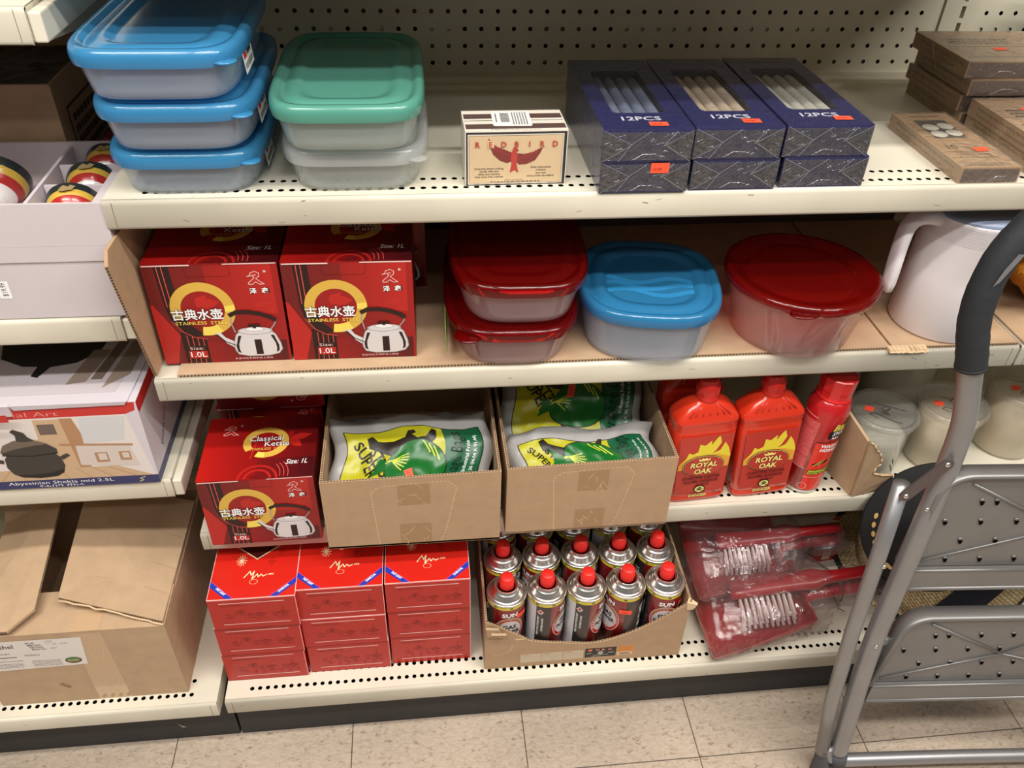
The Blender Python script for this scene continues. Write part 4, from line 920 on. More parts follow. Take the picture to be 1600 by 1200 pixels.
mb.draw(F, [(-.006,.044),(.040,.050),(.040,.060),(-.006,.054)], BLACK, 3); mb.draw(F, [(-.005,.045),(.039,.051),(.039,.059),(-.005,.053)], BLG, 4); mb.text(F, 'INSTANT KILL', -.003, .0465, .006, BLACK, 5, bold=.02, rot=.12)
mb.stroke(F, [(-.010,.038),(.04,.040)], .0008, EDGEW, 3); mb.ring(F, -.006, .018, .0065, .0072, EDGEW, 3, 24)
mb.build('can_body', t)
mb = MB(); mb.lathe([(.0262, .186), (.0285, .1895), (.0262, .193), (.0262, .200), (.0268, .205), (.0272, .227), (.0255, .2285), (.024, .2275), (.001, .2275)], mat((214, 34, 34), .25, coat=.4, kind='red_cap_gloss'), 12, smooth=False); mb.build('cap', t)

# ------------------------------------------------------------------ powder tubs and the torn carton
TUBC = clear('clear_deli_plastic', (253, 253, 252), .14, (248, 246, 240), .16); POW = mat((250, 232, 204), .85, var=.07, vs=16, kind='beige_powder'); INK = mat((40, 38, 40), .5, kind='marker_ink'); POWE = mat((232, 228, 214), .8, kind='grey_powder')
def powder_tub(label, loc, r1=.060, r0=.047, h=.122, fill=.8, sticker=True, scrawl=True, pm=None, rz=0., seed=1, group='clear tubs of powder on the third shelf'):
    t = thing('plastic_tub', label, 'plastic tub', loc, rz, group)
    mb = MB(); mb.lathe([(r0-.004, 0), (r0, .002), (r1-.006, h*.84), (r1-.004, h*.86), (r1-.003, h-.004), (r1-.0042, h-.004), (r1-.007, h*.84), (r0-.0012, .003), (.001, .002)], TUBC, 44); mb.build('tub_body', t)
    hf = h*fill; rf = r0+(r1-.006-r0)*fill-.0022
    mb = MB(); mb.lathe([(r0-.0025, .0035), (rf, hf*.98), (rf-.008, hf+.002), (rf*.5, hf+.006), (.001, hf+.004)], pm or POW, 40); mb.build('powder', t)
    mb = MB(); mb.lathe([(r1-.001, h-.010), (r1, h-.010), (r1+.001, h-.003), (r1, h), (r1-.004, h+.001), (r1-.0065, h-.002), (r1-.011, h-.003), (.001, h-.0025), (.001, h-.0035), (r1-.012, h-.0042), (r1-.0055, h-.0032)], TUBC, 44, cap0=False); lo = mb.build('lid', t)
    T = Plane((0,0,h-.0024), (1,0,0), (0,1,0), eps=.0003)
    if scrawl:
        mb = MB(); q = random.Random(seed)
        mb.stroke(T, [(-.022,-.020),(-.030,-.008),(-.020,-.006),(-.006,-.024),(.008,-.034),(.012,-.036)], .0012, INK, 1)
        mb.stroke(T, [(-.010,.020),(.010,.002),(.002,-.004),(-.004,.004),(.008,.010),(.026,-.002),(.034,-.006)], .0012, INK, 1); mb.stroke(T, [(-.008,-.008),(.002,-.014),(-.004,-.002)], .0012, INK, 1)
        mb.build('marker_scrawl', lo)
    if sticker:
        mb = MB(); mb.draw(T, [(-.036,.004),(-.024,-.004),(-.015,.006),(-.027,.014)], ORANGE, 2); mb.build('price_sticker', lo)
    return t
powder_tub('clear tub with marker scrawl standing half hidden in the torn carton piece', (1.1045, .0760, zC+.0015), .055, .046, .1230, .62, pm=POWE)
powder_tub('clear tub of beige powder between the torn carton and the ladder tube', (1.2300, .0860, zC+.0015), .057, .045, .1230, .80, scrawl=True, seed=3, rz=.2)
powder_tub('clear tub of beige powder at the right edge of the third shelf', (1.3790, .1150, zC+.0005), .062, .052, .130, .82, seed=5, rz=.4)
powder_tub('large hazy tub behind the ladder tube, left of the two back tubs', (1.090, .245, zC+.0015), .062, .052, .130, .9, False, False, POWE)
powder_tub('large hazy tub at the back, right of the two behind the front tubs', (1.235, .255, zC+.0015), .072, .060, .140, .9, False, False, POWE)
t = thing('torn_carton_piece', 'torn brown carton corner standing between spray can and marker tub', 'cardboard', (0, 0, zC+.0006))
mb = MB(); bx0 = 1.0450
side = [(1.0175,.118,0),(1.0455,.0035,0),(1.0290,-.012,.136),(1.0000,.102,.172)]
mb.slab(side, (1, .25, .12), .0045, CARDL); mb.build('side_panel', t)
mb = MB()
fr = [(1.0490,.0045,0),(1.1040,.0150,0),(1.1085,.012,.012),(1.1040,.010,.022),(1.1100,.006,.034),(1.1060,.004,.046),(1.0800,.000,.052),(1.0640,-.003,.060),(1.0640,-.004,.074),(1.0690,-.006,.084),(1.0640,-.008,.098),(1.0560,-.010,.112),(1.0470,-.012,.120),(1.0400,-.0125,.132),(1.0330,-.012,.136)]
mb.slab(fr, (.12, -1, .1), .0042, CARDL)
for a, b_ in zip(fr[2:], fr[3:]):
    a, b_ = Vector(a), Vector(b_); mb.tube([a+Vector((0,-.0046,0)), b_+Vector((0,-.0046,0))], .0012, CARDE, 5)
mb.stroke(Plane((1.0490,.0045-.0046,0), (.98,.18,0), (0,-.12,1)), [(.022,.001),(.012,.06)], .0015, CARDD, 1)
mb.build('front_panel', t)

# ================================================================== LOWEST SHELF
CR = mat((206, 34, 22), .35, var=.03, vs=20, kind='scarlet_carton'); CRS = mat((178, 36, 28), .4, kind='scarlet_side_print'); CBL = mat((36, 56, 170), .4, kind='blue_ribbon_print'); CDR = mat((126, 20, 18), .45, kind='dark_red_line_print'); CPK = mat((244, 196, 190), .45, kind='pale_pink_print'); CSP = mat((166, 18, 26), .45, kind='crimson_coal_print')
def cup_sketch(mb, F, x, y, s, smoke):
    mb.ring(F, x, y+.55*s, .38*s, .42*s, CDR, 2, 16, ay=.35); mb.ring(F, x, y+.55*s, .28*s, .32*s, CDR, 2, 12, ay=.3)
    mb.stroke(F, [(x-.40*s,y+.5*s),(x-.2*s,y+.32*s),(x+.2*s,y+.32*s),(x+.40*s,y+.5*s)], .05*s, CDR, 2)
    for s_ in (-1, 1): mb.stroke(F, [(x+s_*.07*s,y+.3*s),(x+s_*.07*s,y+.02*s)], .04*s, CDR, 2)
    mb.ring(F, x, y, .34*s, .38*s, CDR, 2, 16, ay=.35)
    mb.draw(F, [(x-.15*s,y+.58*s),(x-.05*s,y+.68*s),(x+.12*s,y+.66*s),(x+.2*s,y+.56*s)], CDR, 3)
    if smoke: mb.stroke(F, [(x,y+.7*s),(x-.1*s,y+.85*s),(x+.05*s,y+s),(x-.05*s,y+1.15*s),(x+.08*s,y+1.3*s)], .035*s, CDR, 2)
def charcoal_box(w_, d_, h, coals):
    mb = MB(); mb.box(0, w_, 0, d_, 0, h, CR)
    F = Plane((0,0,0), (1,0,0), (0,0,1), eps=.00011); mb.rect(F, .0003, .0003, w_-.0003, h-.003, CRS, 1)
    mb.rect(F, 0, h-.0012, w_, h-.0002, CPK, 2); mb.rect(F, 0, 0, w_, .0007, CDR, 2); mb.rect(F, w_-.0010, 0, w_-.0002, h-.001, CPK, 3)
    mb.rect(F, .016, h*.155, w_-.014, h*.175, CPK, 2); mb.rect(F, .016, h*.86, w_-.018, h*.88, CPK, 2)
    mb.text(F, 'INSTRUCTIONS FOR USE', .017, h*.76, .0052, CDR, 2, bold=.02, wd=.040)
    mb.text(F, 'CAUTION', .017, h*.20, .0032, CDR, 2)
    # hand with a coal, two burners
    hx = .036; mb.stroke(F, [(hx-.006,h*.32),(hx,h*.48),(hx+.004,h*.60),(hx+.012,h*.64),(hx+.017,h*.56),(hx+.015,h*.42),(hx+.013,h*.34)], .0007, CDR, 2)
    mb.draw(F, [(hx+.007,h*.50),(hx+.013,h*.52),(hx+.012,h*.61),(hx+.006,h*.58)], CDR, 3); mb.stroke(F, [(hx+.002,h*.52),(hx+.011,h*.46),(hx+.015,h*.50)], .0007, CDR, 2)
    cup_sketch(mb, F, .074, h*.32, .020, False); cup_sketch(mb, F, w_-.022, h*.32, .021, True)
    for xx in (.022, .055, .092): mb.scribble(F, xx, h*.33, xx+.009, h*.52, 3, CDR, 2, int(xx*1000), .3)
    if coals:
        q = random.Random(int(coals*100))
        for k in range(7): mb.ell(F, w_*(.26+.105*k), h*(.28+.03*math.sin(k*2+coals)), .0027, .0034, CSP, 4, 7)
    T = Plane((0,0,h), (1,0,0), (0,1,0), eps=.00011)
    for e in ((0,0,w_,.0012),(0,0,.0008,d_),(w_-.0008,0,w_,d_)): mb.rect(T, *e, CPK, 1)
    for sg, sx, tx in ((1, 0, 'FAST LIGHT'), (-1, w_, 'CHARCOAL')):
        P = lambda a, b_: (sx+sg*a, b_)
        ribs = [P(.0008,.036), P(.0008,.025), P(.027,.0016), P(.038,.0016)] if sg > 0 else [P(.0008,.036), P(.038,.0016), P(.027,.0016), P(.0008,.025)]
        mb.draw(T, ribs if sg < 0 else ribs[::1], CBL, 2)
        mb.stroke(T, [P(.0008,.0365), P(.0385,.0014)], .0005, mat((230, 90, 170), .4, kind='magenta_line'), 3)
        an = math.atan2(-.0336, .036)*sg
        mb.text(T, tx, sx+sg*.0175, .0145 if sg > 0 else .0145, .0055, WHITE, 4, 'c', bold=.04, rot=an, wd=.020)
    # gold scrawl, spark and outline cups
    gd = mat((236, 214, 170), .5, kind='pale_gold_scrawl')
    mb.stroke(T, [(w_*.38,.040),(w_*.44,.052),(w_*.46,.044),(w_*.49,.052),(w_*.475,.036),(w_*.53,.046),(w_*.545,.040),(w_*.575,.045),(w_*.60,.041),(w_*.64,.044)], .0017, gd, 3); mb.scribble(T, w_*.66, .042, w_*.72, .047, 1, gd, 3, 2)
    for k in range(12):
        a = k*PI/6; mb.stroke(T, [(w_*.32, .074), (w_*.32+.008*math.cos(a), .074+.011*math.sin(a))], .0009, gd, 3)
    mb.stroke(T, [(w_*.29,.086),(w_*.275,.10),(w_*.29,.115)], .0013, mat((150, 74, 40), .5, kind='brown_stem_print'), 3)
    mb.ring(T, w_*.5, .031, .006, .0066, gd, 3, 14, ay=.7)
    for cx, cy in ((.68,.105),(.79,.088),(.69,.070)):
        mb.ring(T, w_*cx, cy, .0048, .0056, CDR, 3, 14, PI/2, PI*1.5, 1.3); mb.stroke(T, [(w_*cx-.004,cy),(w_*cx+.006,cy)], .0007, CDR, 3); mb.stroke(T, [(w_*cx,cy-.006),(w_*cx+.001,cy+.006)], .0007, CDR, 3)
    # dark diamond towards the back
    for sc, mm_, l in ((.034, gd, 2), (.031, mat((70, 18, 16), .4, kind='dark_diamond_print'), 3)): mb.draw(T, [(w_*.5, d_-.026-sc*.8), (w_*.5+sc, d_-.026), (w_*.5, d_-.026+sc*.7), (w_*.5-sc, d_-.026)], mm_, l)
    return mb
cols = [(.0072, -.0755, .1310, ('left', 'next to the left bay')), (.1425, -.0705, .1330, ('middle', 'flanked by the other two columns')), (.2782, -.0655, .1330, ('right', 'beside the gas can tray'))]
lvl = [('bottom', .0), ('middle', .0722), ('top', .1444)]
base = {}
for ci, (x, y, w_, (cn, _)) in enumerate(cols):
    for li, (ln, z) in enumerate(lvl):
        key = (ci, li)
        o = charcoal_box(w_, .128, .0718, (ci+1) if li == 0 else 0).build('charcoal_box', bevel=.0006)
        dx = (.0, .0022, .0050)[li] if ci == 0 else (.0, -.0012+.0005*ci, -.0005)[li]; dy = (0, -.0015, -.0040)[li]
        if ci == 1: dy = (0, -.0012, 0)[li]
        o.location = (x+dx, y+dy, zD+.0006+z)
        tag(o, 'red charcoal box, %s of the %s stack of three%s' % (ln, cn, ' under the kettle box' if ci == 0 else (' against the gas can tray' if ci == 2 else ' between the other stacks')), 'box', 'red charcoal boxes in three stacks')

# ------------------------------------------------------------------ gas cans in their tray
GYEL = mat((214, 198, 66), .35, kind='yellow_can_band'); GBLK = mat((44, 38, 38), .28, coat=.4, kind='black_can_print'); GRED = mat((130, 22, 26), .28, coat=.4, kind='maroon_can_print'); GRB = mat((190, 34, 34), .3, coat=.3, kind='red_can_print'); GGR = mat((196, 190, 192), .4, kind='grey_can_print'); GPAN = mat((206, 204, 206), .4, kind='pale_info_panel'); CAPR = mat((226, 40, 32), .42, kind='red_nozzle_cap')
def make_can():
    t = thing('gas_can', '', 'gas can', (0,0,0), group='gas cans in the tray')
    r = .0315
    mb = MB(); mb.lathe([(r-.003, 0), (r, .002), (r, .1440)], GRED, 48, cap1=False)
    F = Cyl(r, 0, .00022, .006); d = r*PI/180
    mb.rect(F, -98*d, .002, -52*d, .1435, GBLK, 1); mb.rect(F, -150*d, .002, -98*d, .1435, GPAN, 1); mb.rect(F, 60*d, .002, 150*d, .1435, GBLK, 1)
    mb.scribble(F, -146*d, .035, -118*d, .135, 18, mat((110, 108, 112), .5, kind='grey_small_print'), 2, 3, .22)
    mb.ell(F, 88*d, .098, .0145, .042, mat((74, 62, 58), .3, kind='brown_arch_print'), 2, 30)
    mb.text(F, 'GAS POWER', 132*d, .055, .018, WHITE, 3, rot=PI/2, bold=.02, wd=.070)
    mb.ell(F, 0, .090, .0245, .0335, WHITE, 2, 36); mb.ell(F, 0, .090, .0238, .0328, GRB, 3, 36); mb.ring(F, 0, .0905, .0205, .0228, mat((160, 120, 70), .4, kind='bronze_ring_print'), 4, 30, .3, PI-.2, ay=1.42)
    mb.ell(F, 0, .090, .0195, .0265, GGR, 4, 36)
    mb.text(F, 'GAS', 0, .097, .0125, BLACK, 6, 'c', bold=.03, wd=.022); mb.text(F, 'POWER', 0, .084, .0125, BLACK, 6, 'c', bold=.03, wd=.034)
    mb.text(F, 'SUN', 0, .1270, .0125, WHITE, 3, 'c', bold=.04, wd=.026); mb.ring(F, 0, .1325, .016, .0168, WHITE, 3, 12, -PI*.75, -PI*.25, ay=.5)
    ax = -84*d; mb.draw(F, [(ax-.006,.130),(ax-.003,.130),(ax-.003,.126),(ax+.003,.126),(ax+.003,.130),(ax+.006,.130),(ax,.1375)], WHITE, 3); mb.draw(F, [(ax-.0042,.1308),(ax-.002,.1308),(ax-.002,.1272),(ax+.002,.1272),(ax+.002,.1308),(ax+.0042,.1308),(ax,.136)], GRB, 4)
    mb.text(F, 'KEEP AWAY FROM HEAT', ax-.002, .070, .0045, WHITE, 3, rot=PI/2, bold=.02, wd=.050); mb.text(F, 'EXTREME DANGER', ax+.005, .082, .004, WHITE, 3, rot=PI/2, bold=.02, wd=.034)
    mb.stroke(F, [(-12*d, .03), (6*d, .018), (14*d, .03)], .0008, GPAN, 3); mb.ring(F, 44*d, .034, .0055, .0065, GPAN, 3, 18); mb.build('can_body', t)
    mb = MB(); mb.lathe([(r+.0001, .1440), (r+.0001, .1515)], GYEL, 48, cap0=False, cap1=False); F = Cyl(r, 0, .0003, .006)
    for k in range(7): mb.rect(F, (k*50-150)*d, .1462, (k*50-141)*d, .1494, mat((90, 84, 40), .5, kind='olive_mark'), 1)
    mb.build('yellow_band', t)
    mb = MB(); mb.lathe([(r+.0003, .1514), (r+.0014, .1525), (r+.0014, .1545), (r+.0002, .1556), (r-.0012, .1550), (r-.0045, .1552), (r-.0062, .1580), (r-.0085, .1640), (r-.0098, .1662), (r-.0112, .1668), (r-.0125, .1695), (r-.0130, .1716), (r-.0140, .1722), (r-.0150, .1712), (r-.0156, .1690), (.012, .1685), (.001, .1685)], CHROME, 56, cap0=False); mb.build('tin_shoulder', t)
    mb = MB(); mb.ring(Plane((0,0,.1723), (1,0,0), (0,1,0)), 0, 0, .0185, .0198, CHROME, 1, 28, .5, 5.2); mb.lathe([(.0178, .1688), (.0182, .1712), (.0168, .1712), (.0164, .1688)], mat((230, 226, 224), .4, kind='white_collar'), 36); mb.build('collar', t)
    mb = MB(); mb.lathe([(.0108, .1686), (.0120, .1690), (.0119, .1720), (.0103, .1905), (.0098, .1912), (.001, .1914)], CAPR, 32)
    for k in range(32):
        a = 2*PI*k/32; c_, s_ = math.cos(a), math.sin(a); mb.tube([(.0119*c_, .0119*s_, .171), (.0107*c_, .0107*s_, .186)], .0004, CAPR, 4)
    mb.build('nozzle_cap', t)
    return t
can = make_can(); cz = zD+.0042
xs = [.4705, .5367, .6029, .6691, .7353]; rows = (-.0525, .0165, .0860)
rz = {(0,0): .1, (1,0): 1.05, (2,0): 1.0, (3,0): -1.15, (4,0): -.05, (0,1): 2.4, (1,1): -1.0, (2,1): 2.6, (3,1): 2.2, (4,1): 2.9, (0,2): 1, (1,2): 2, (2,2): 3, (3,2): 1.3, (4,2): 2.2}
pos = ('leftmost', 'second from left', 'middle one', 'fourth from left', 'rightmost')
look = {(0,0): 'behind the torn corner', (1,0): 'showing its black panel', (2,0): 'showing its black panel', (3,0): 'with an orange sticker on black', (4,0): 'showing the round white badge'}
for j in range(3):
    for i in range(5):
        lab = 'red capped gas can, %s in the %s row of the tray' % (pos[i], ('front', 'second', 'back')[j])
        if j == 0: lab = 'red capped gas can, front row, %s, %s' % (pos[i], look[(i, 0)])
        loc = (xs[i]+.0003*(j == 1), rows[j]+.0006*(i % 2), cz)
        if i == 0 and j == 0: can.location = loc; can.rotation_euler = (0, 0, rz[(0,0)]); can['label'] = lab; c = can
        else: c = dup(can, lab, loc, rz[(i,j)])
        if (i, j) in ((0,0), (3,0), (4,0)) and False: pass
for (x, y, ang, dz, hw) in ((xs[0], rows[0], .80, .118, .020), (xs[3], rows[0]+.0006, -.12, .112, .021), (xs[4], rows[0], .95, .120, .020)):
    par = [o for o in bpy.data.objects if o.name.startswith('gas_can') and abs(o.location.x-x) < .001 and abs(o.location.y-y) < .002][0]
    F = Cyl(.0315, dz, .0008, .005); mb = MB(); a0 = (ang-par.rotation_euler.z)*.0315
    mb.draw(F, [(a0-hw/2, .001), (a0+hw/2, -.001), (a0+hw/2, .010), (a0-hw/2, .012)], ORANGE, 1); mb.text(F, '3.99', a0-.006, .003, .006, mat((150, 40, 30), .6, kind='price_ink'), 3); mb.build('price_sticker', par)
t = thing('display_tray', 'brown cardboard tray with a scooped front holding the gas cans', 'cardboard box', (.4330, -.0905, zD+.0004)); tw = .3390; td = .232
mb = MB(); mb.box(.001, tw-.001, .0035, td, 0, .0034, CARD); mb.build('bottom_panel', t)
mb = MB(); top = []
for k in range(33):
    f = k/32; x = tw*f
    if f < .10: z = .132-.25*f
    elif f < .22: z = .107-.28*(f-.10)
    elif f < .52: z = .0734-.050*((f-.22)/.30)**.7*.42
    else: z = .0524+.098*((f-.52)/.48)**1.75
    z += .0012*noise.noise(Vector((x*90, 1, 3)))
    top.append((x, z))
pts = [(0, 0), (tw, 0)]+top[::-1]
a = [Vector((x, 0, z)) for x, z in pts]; b_ = [Vector((x, .0035, z)) for x, z in pts]; n_ = len(pts)
for k in range(32):
    (xa, za), (xb, zb) = top[k], top[k+1]; mb.hexa([(xa,0,0),(xb,0,0),(xb,.0035,0),(xa,.0035,0),(xa,0,za),(xb,0,zb),(xb,.0035,zb),(xa,.0035,za)], CARD)
for k in range(32):
    (xa, za), (xb, zb) = top[k], top[k+1]; corr_edge(mb, (xa,.0004,za+.0002), (xb,.0004,zb+.0002), (0,.0028,0), (0,0,1), step=.0052); mb.stroke(Plane((0,0,0), (1,0,0), (0,0,1)), [(xa, za-.0003), (xb, zb-.0003)], .0008, CARDE, 1)
F = Plane((0,0,0), (1,0,0), (0,0,1))
OLD = mat((214, 196, 170), .6, kind='pale_label_paper')
for k in range(3):
    x0 = .061+k*.0365; mb.rect(F, x0, .012, x0+.0345, .0345, OLD, 1); mb.scribble(F, x0+.001, .013, x0+.0335, .033, 11, mat((150, 134, 112), .6, kind='tiny_grey_print'), 2, k, .3); mb.text(F, 'DANGER', x0+.002, .0315, .003, mat((190, 80, 50), .6, kind='rust_print'), 3)
mb.rect(F, .1715, .0125, .2255, .0380, BLACK, 1); mb.ell(F, .1800, .0325, .0045, .0033, mat((224, 110, 70), .5, kind='coral_print'), 2, 7)
for i, c_ in enumerate('NRG'): mb.text(F, c_, .190+i*.0105, .0300, .0070, mat((224, 130, 96), .5, kind='salmon_print'), 2, bold=.03, wd=.006)
mb.ring(F, .1985, .0240, .0032, .0042, WHITE, 2, 20); mb.ring(F, .1985, .0240, .0012, .0020, WHITE, 2, 12)
mb.scribble(F, .1745, .0225, .183, .0245, 1, WHITE, 2, 4); mb.scribble(F, .212, .0225, .222, .0245, 1, WHITE, 2, 6); mb.scribble(F, .186, .0175, .212, .0195, 1, OLD, 2, 7); mb.text(F, '220g  7.8 oz', .183, .0135, .0036, OLD, 2)
mb.rect(F, .2270, .0125, .2560, .0380, mat((214, 140, 66), .5, kind='amber_label'), 1); mb.rect(F, .2285, .0135, .2535, .0215, OLD, 2)
for k in range(14): mb.rect(F, .2315+k*.0014, .0150, .2315+k*.0014+(.0009 if k % 3 else .0004), .0200, BLACK, 3)
mb.scribble(F, .2285, .0240, .2545, .0365, 5, mat((176, 104, 40), .5, kind='brown_amber_print'), 2, 9, .3)
mb.stroke(F, [(.012,.038),(.030,.040),(.044,.050),(.046,.064)], .0009, CARDE, 1); mb.box(.050, .066, -.0003, .0004, .0770, .0800, CARDE)
mb.build('front_panel', t)
mb = MB(); mb.hexa([(.004,-.0025,.090),(.030,-.002,.086),(.031,-.0005,.086),(.004,-.0005,.090),(.001,-.004,.116),(.020,-.009,.120),(.022,-.006,.121),(.001,-.001,.118)], CARDL)
mb.hexa([(.006,-.006,.098),(.032,-.006,.093),(.033,-.004,.094),(.006,-.003,.099),(.010,-.010,.108),(.034,-.009,.104),(.034,-.006,.106),(.010,-.006,.110)], CARDL); mb.build('torn_scrap', t)
for nm, x, hh in (('l', 0, .132), ('r', tw-.0035, .150)):
    mb = MB(); mb.hexa([(x,.0036,0),(x+.0035,.0036,0),(x+.0035,td,0),(x,td,0),(x,.0036,hh),(x+.0035,.0036,hh),(x+.0035,td,.158),(x,td,.158)], CARD)
    corr_edge(mb, (x+.0003,.004,hh+.0002), (x+.0003,td,.1582), (.0028,0,0), (0,0,1)); mb.build('side_panel', t)
mb = MB(); mb.box(0, tw, td, td+.0035, 0, .165, CARD); mb.build('back_panel', t)
mb = MB(); mb.hexa([(tw-.006,-.0015,.128),(tw+.004,-.003,.130),(tw+.004,.0045,.130),(tw-.004,.004,.128),(tw-.008,-.001,.146),(tw+.009,-.004,.143),(tw+.010,-.001,.144),(tw-.004,.006,.152)], CARDE); mb.build('frayed_corner', t)

# ------------------------------------------------------------------ dustpan sets in clear bags
PANR = mat((150, 20, 28), .3, coat=.3, kind='red_dustpan_plastic'); BRI = mat((216, 196, 192), .6, kind='pale_bristles')
BAG = clear('wrinkled_clear_bag', (252, 248, 248), .09, (214, 196, 198), .14, 1.0, 34, 1., gl=.11)
def dustpan_set(label, loc, rot, seed, dark=0):
    """x runs from the wide scoop edge to the handle end, z up"""
    t = thing('dustpan_set', label, 'dustpan', loc, rot=rot, group='bagged dustpan and brush sets')
    mb = MB(); L = .205
    # scoop floor and walls, tapering to the handle
    def wd(x): return .100-.034*(x/L)**1.3
    n_ = 12; out = []
    for i in range(n_+1):
        x = L*i/n_; h_ = wd(x); z0 = .004+.012*(i/n_)**2; wz = .012+.030*(i/n_)
        out.append([Vector((x, -h_, z0+wz)), Vector((x, -h_+.004, z0+.003)), Vector((x, -h_*.5, z0)), Vector((x, 0, z0+.002)), Vector((x, h_*.5, z0)), Vector((x, h_-.004, z0+.003)), Vector((x, h_, z0+wz)),
                    Vector((x, h_-.003, z0+wz)), Vector((x, h_-.007, z0+.005)), Vector((x, h_*.5, z0+.0025)), Vector((x, 0, z0+.0045)), Vector((x, -h_*.5, z0+.0025)), Vector((x, -h_+.007, z0+.005)), Vector((x, -h_+.003, z0+wz))])
    mb.loft(out, PANR); mb.hexa([(L-.004,-.066,.014),(L,-.066,.014),(L,.066,.014),(L-.004,.066,.014),(L-.004,-.064,.056),(L,-.064,.056),(L,.064,.056),(L-.004,.064,.056)], PANR)
    mb.build('scoop', t)
    mb = MB(); hr = []
    for i in range(9):
        f = i/8; x = L+.145*f; hr.append([Vector((x, (.018-.004*math.sin(f*PI))*math.cos(2*PI*k/14), .036+.006*f+(.011)*math.sin(2*PI*k/14))) for k in range(14)])
    mb.loft(hr, PANR); mb.build('pan_handle', t)
    mb = MB(); hr = []
    for i in range(15):
        f = i/14; x = .055+.29*f; hw = .020 if f < .55 else .026-.014*min(1, (f-.55)/.12); hh = .011
        hr.append([Vector((x, .010+hw*math.copysign(abs(math.cos(2*PI*k/16))**.7, math.cos(2*PI*k/16)), .068+hh*math.sin(2*PI*k/16)+.012*f)) for k in range(16)])
    mb.loft(hr, PANR); mb.build('brush_block', t)
    mb = MB(); q = random.Random(seed)
    for i in range(10):
        for j in range(3):
            x = .070+.0108*i; y = -.012-.004*j
            mb.tube([(x, y+.012, .066-j*.002), (x+.001, y-.012-.004*j, .060-.008*j), (x+.003+q.uniform(-.002, .002), y-.036, .050-.010*j)], [.0024, .0028, .0034], BRI, 7)
    mb.build('bristles', t)
    mb = MB(); rings = []; N = 40; K = 34
    for i in range(N+1):
        f = i/N; x = -.010+.375*f
        if f < .62: hy = .108-.030*(f/.62); hz = .050
        elif f < .74: g = (f-.62)/.12; hy = .078-.052*g; hz = .050-.026*g
        else: g = (f-.74)/.26; hy = .026+.010*math.sin(g*PI); hz = .024-.004*g
        if i in (0, N): hz *= .25
        zc = .044+.006*f; ring = []
        for k in range(K):
            a = 2*PI*k/K; c_, s_ = math.cos(a), math.sin(a)
            y = hy*math.copysign(abs(c_)**.75, c_); z = zc+hz*math.copysign(abs(s_)**.8, s_)
            p = Vector((x, y, z)); nz = (.35-abs(noise.noise(Vector((p.x*18, p.y*55, p.z*55))+Vector((seed, 0, 0)))))*.016+noise.noise(p*120+Vector((seed, 3, 0)))*.003
            ring.append(Vector((x+nz*.5, y+nz*c_, max(.0008, z+nz*s_))))
        rings.append(ring)
    mb.loft(rings, BAG); mb.build('clear_bag', t)
    mb = MB(); mb.tube([(.272, .028*math.cos(a), .046+.026*math.sin(a)) for a in [2*PI*k/16 for k in range(17)]], .0012, mat((40, 34, 34), .5, kind='dark_twist_tie'), 6); mb.tube([(.272, -.02, .022), (.276, -.03, .012), (.282, -.026, .006), (.288, -.034, .008)], .0009, mat((40, 34, 34), .5, kind='dark_twist_tie'), 6); mb.build('twist_tie', t)
    return t
dustpan_set('red dustpan and brush in a clear tied bag, lower one lying nearest the shelf lip', (.820, -.026, zD+.018), (.15, -.02, .045), 3).scale = (.93, .90, .90)
dustpan_set('red dustpan and brush in a clear bag, upper one lying behind and over the other', (.812, .050, zD+.080), (.30, .02, .06), 8).scale = (.80, .80, .80)
t = thing('hook_packet', 'small red packet with a black band behind the bagged dustpans', 'packet', (1.088, .088, zD+.001), rot=(-.10, 0, .12))
mb = MB(); mb.box(0, .052, 0, .012, 0, .075, mat((170, 30, 36), .35, kind='red_packet_card')); F = Plane((0,0,0), (1,0,0), (0,0,1))
mb.text(F, 'MAO', .004, .044, .020, EDGEW, 1, bold=.02, wd=.042); mb.rect(F, .002, .030, .050, .040, BLACK, 1); mb.scribble(F, .004, .033, .048, .037, 1, WHITE, 2, 3); mb.rect(F, .018, .004, .036, .024, MTAN, 1); mb.build('printed_card', t)
t = thing('carton', 'brown carton lettered about bond paper, in shade behind the dustpans', 'cardboard box', (.80, .215, zD+.001))
mb = MB(); mb.box(0, .36, 0, .19, 0, .150, CARD); F = Plane((0,0,0), (1,0,0), (0,0,1)); mb.text(F, 'Bond Paper Re', .075, .062, .026, mat((96, 60, 44), .7, kind='brown_stamp_ink'), 1, bold=.01, wd=.17); mb.build('carton_body', t)

# ------------------------------------------------------------------ woven straw things at the right
STR = D.materials.new('woven_straw'); STR.use_nodes = True; nt = STR.node_tree; b = nt.nodes['Principled BSDF']; b.inputs['Roughness'].default_value = .6
tc = nt.nodes.new('ShaderNodeTexCoord'); mp = nt.nodes.new('ShaderNodeMapping'); mp.inputs['Rotation'].default_value = (0, 0, .75); nt.links.new(tc.outputs['Object'], mp.inputs[0])
bk = nt.nodes.new('ShaderNodeTexBrick'); bk.inputs['Scale'].default_value = 1; bk.inputs['Brick Width'].default_value = .016; bk.inputs['Row Height'].default_value = .0065; bk.inputs['Mortar Size'].default_value = .0008; bk.inputs['Mortar Smooth'].default_value = .6
bk.inputs['Color1'].default_value = lin((226, 208, 166)); bk.inputs['Color2'].default_value = lin((200, 176, 128)); bk.inputs['Mortar'].default_value = lin((96, 74, 44)); nt.links.new(mp.outputs[0], bk.inputs['Vector'])
bp = nt.nodes.new('ShaderNodeBump'); bp.inputs['Strength'].default_value = .6; bp.inputs['Distance'].default_value = .002; bp.invert = True
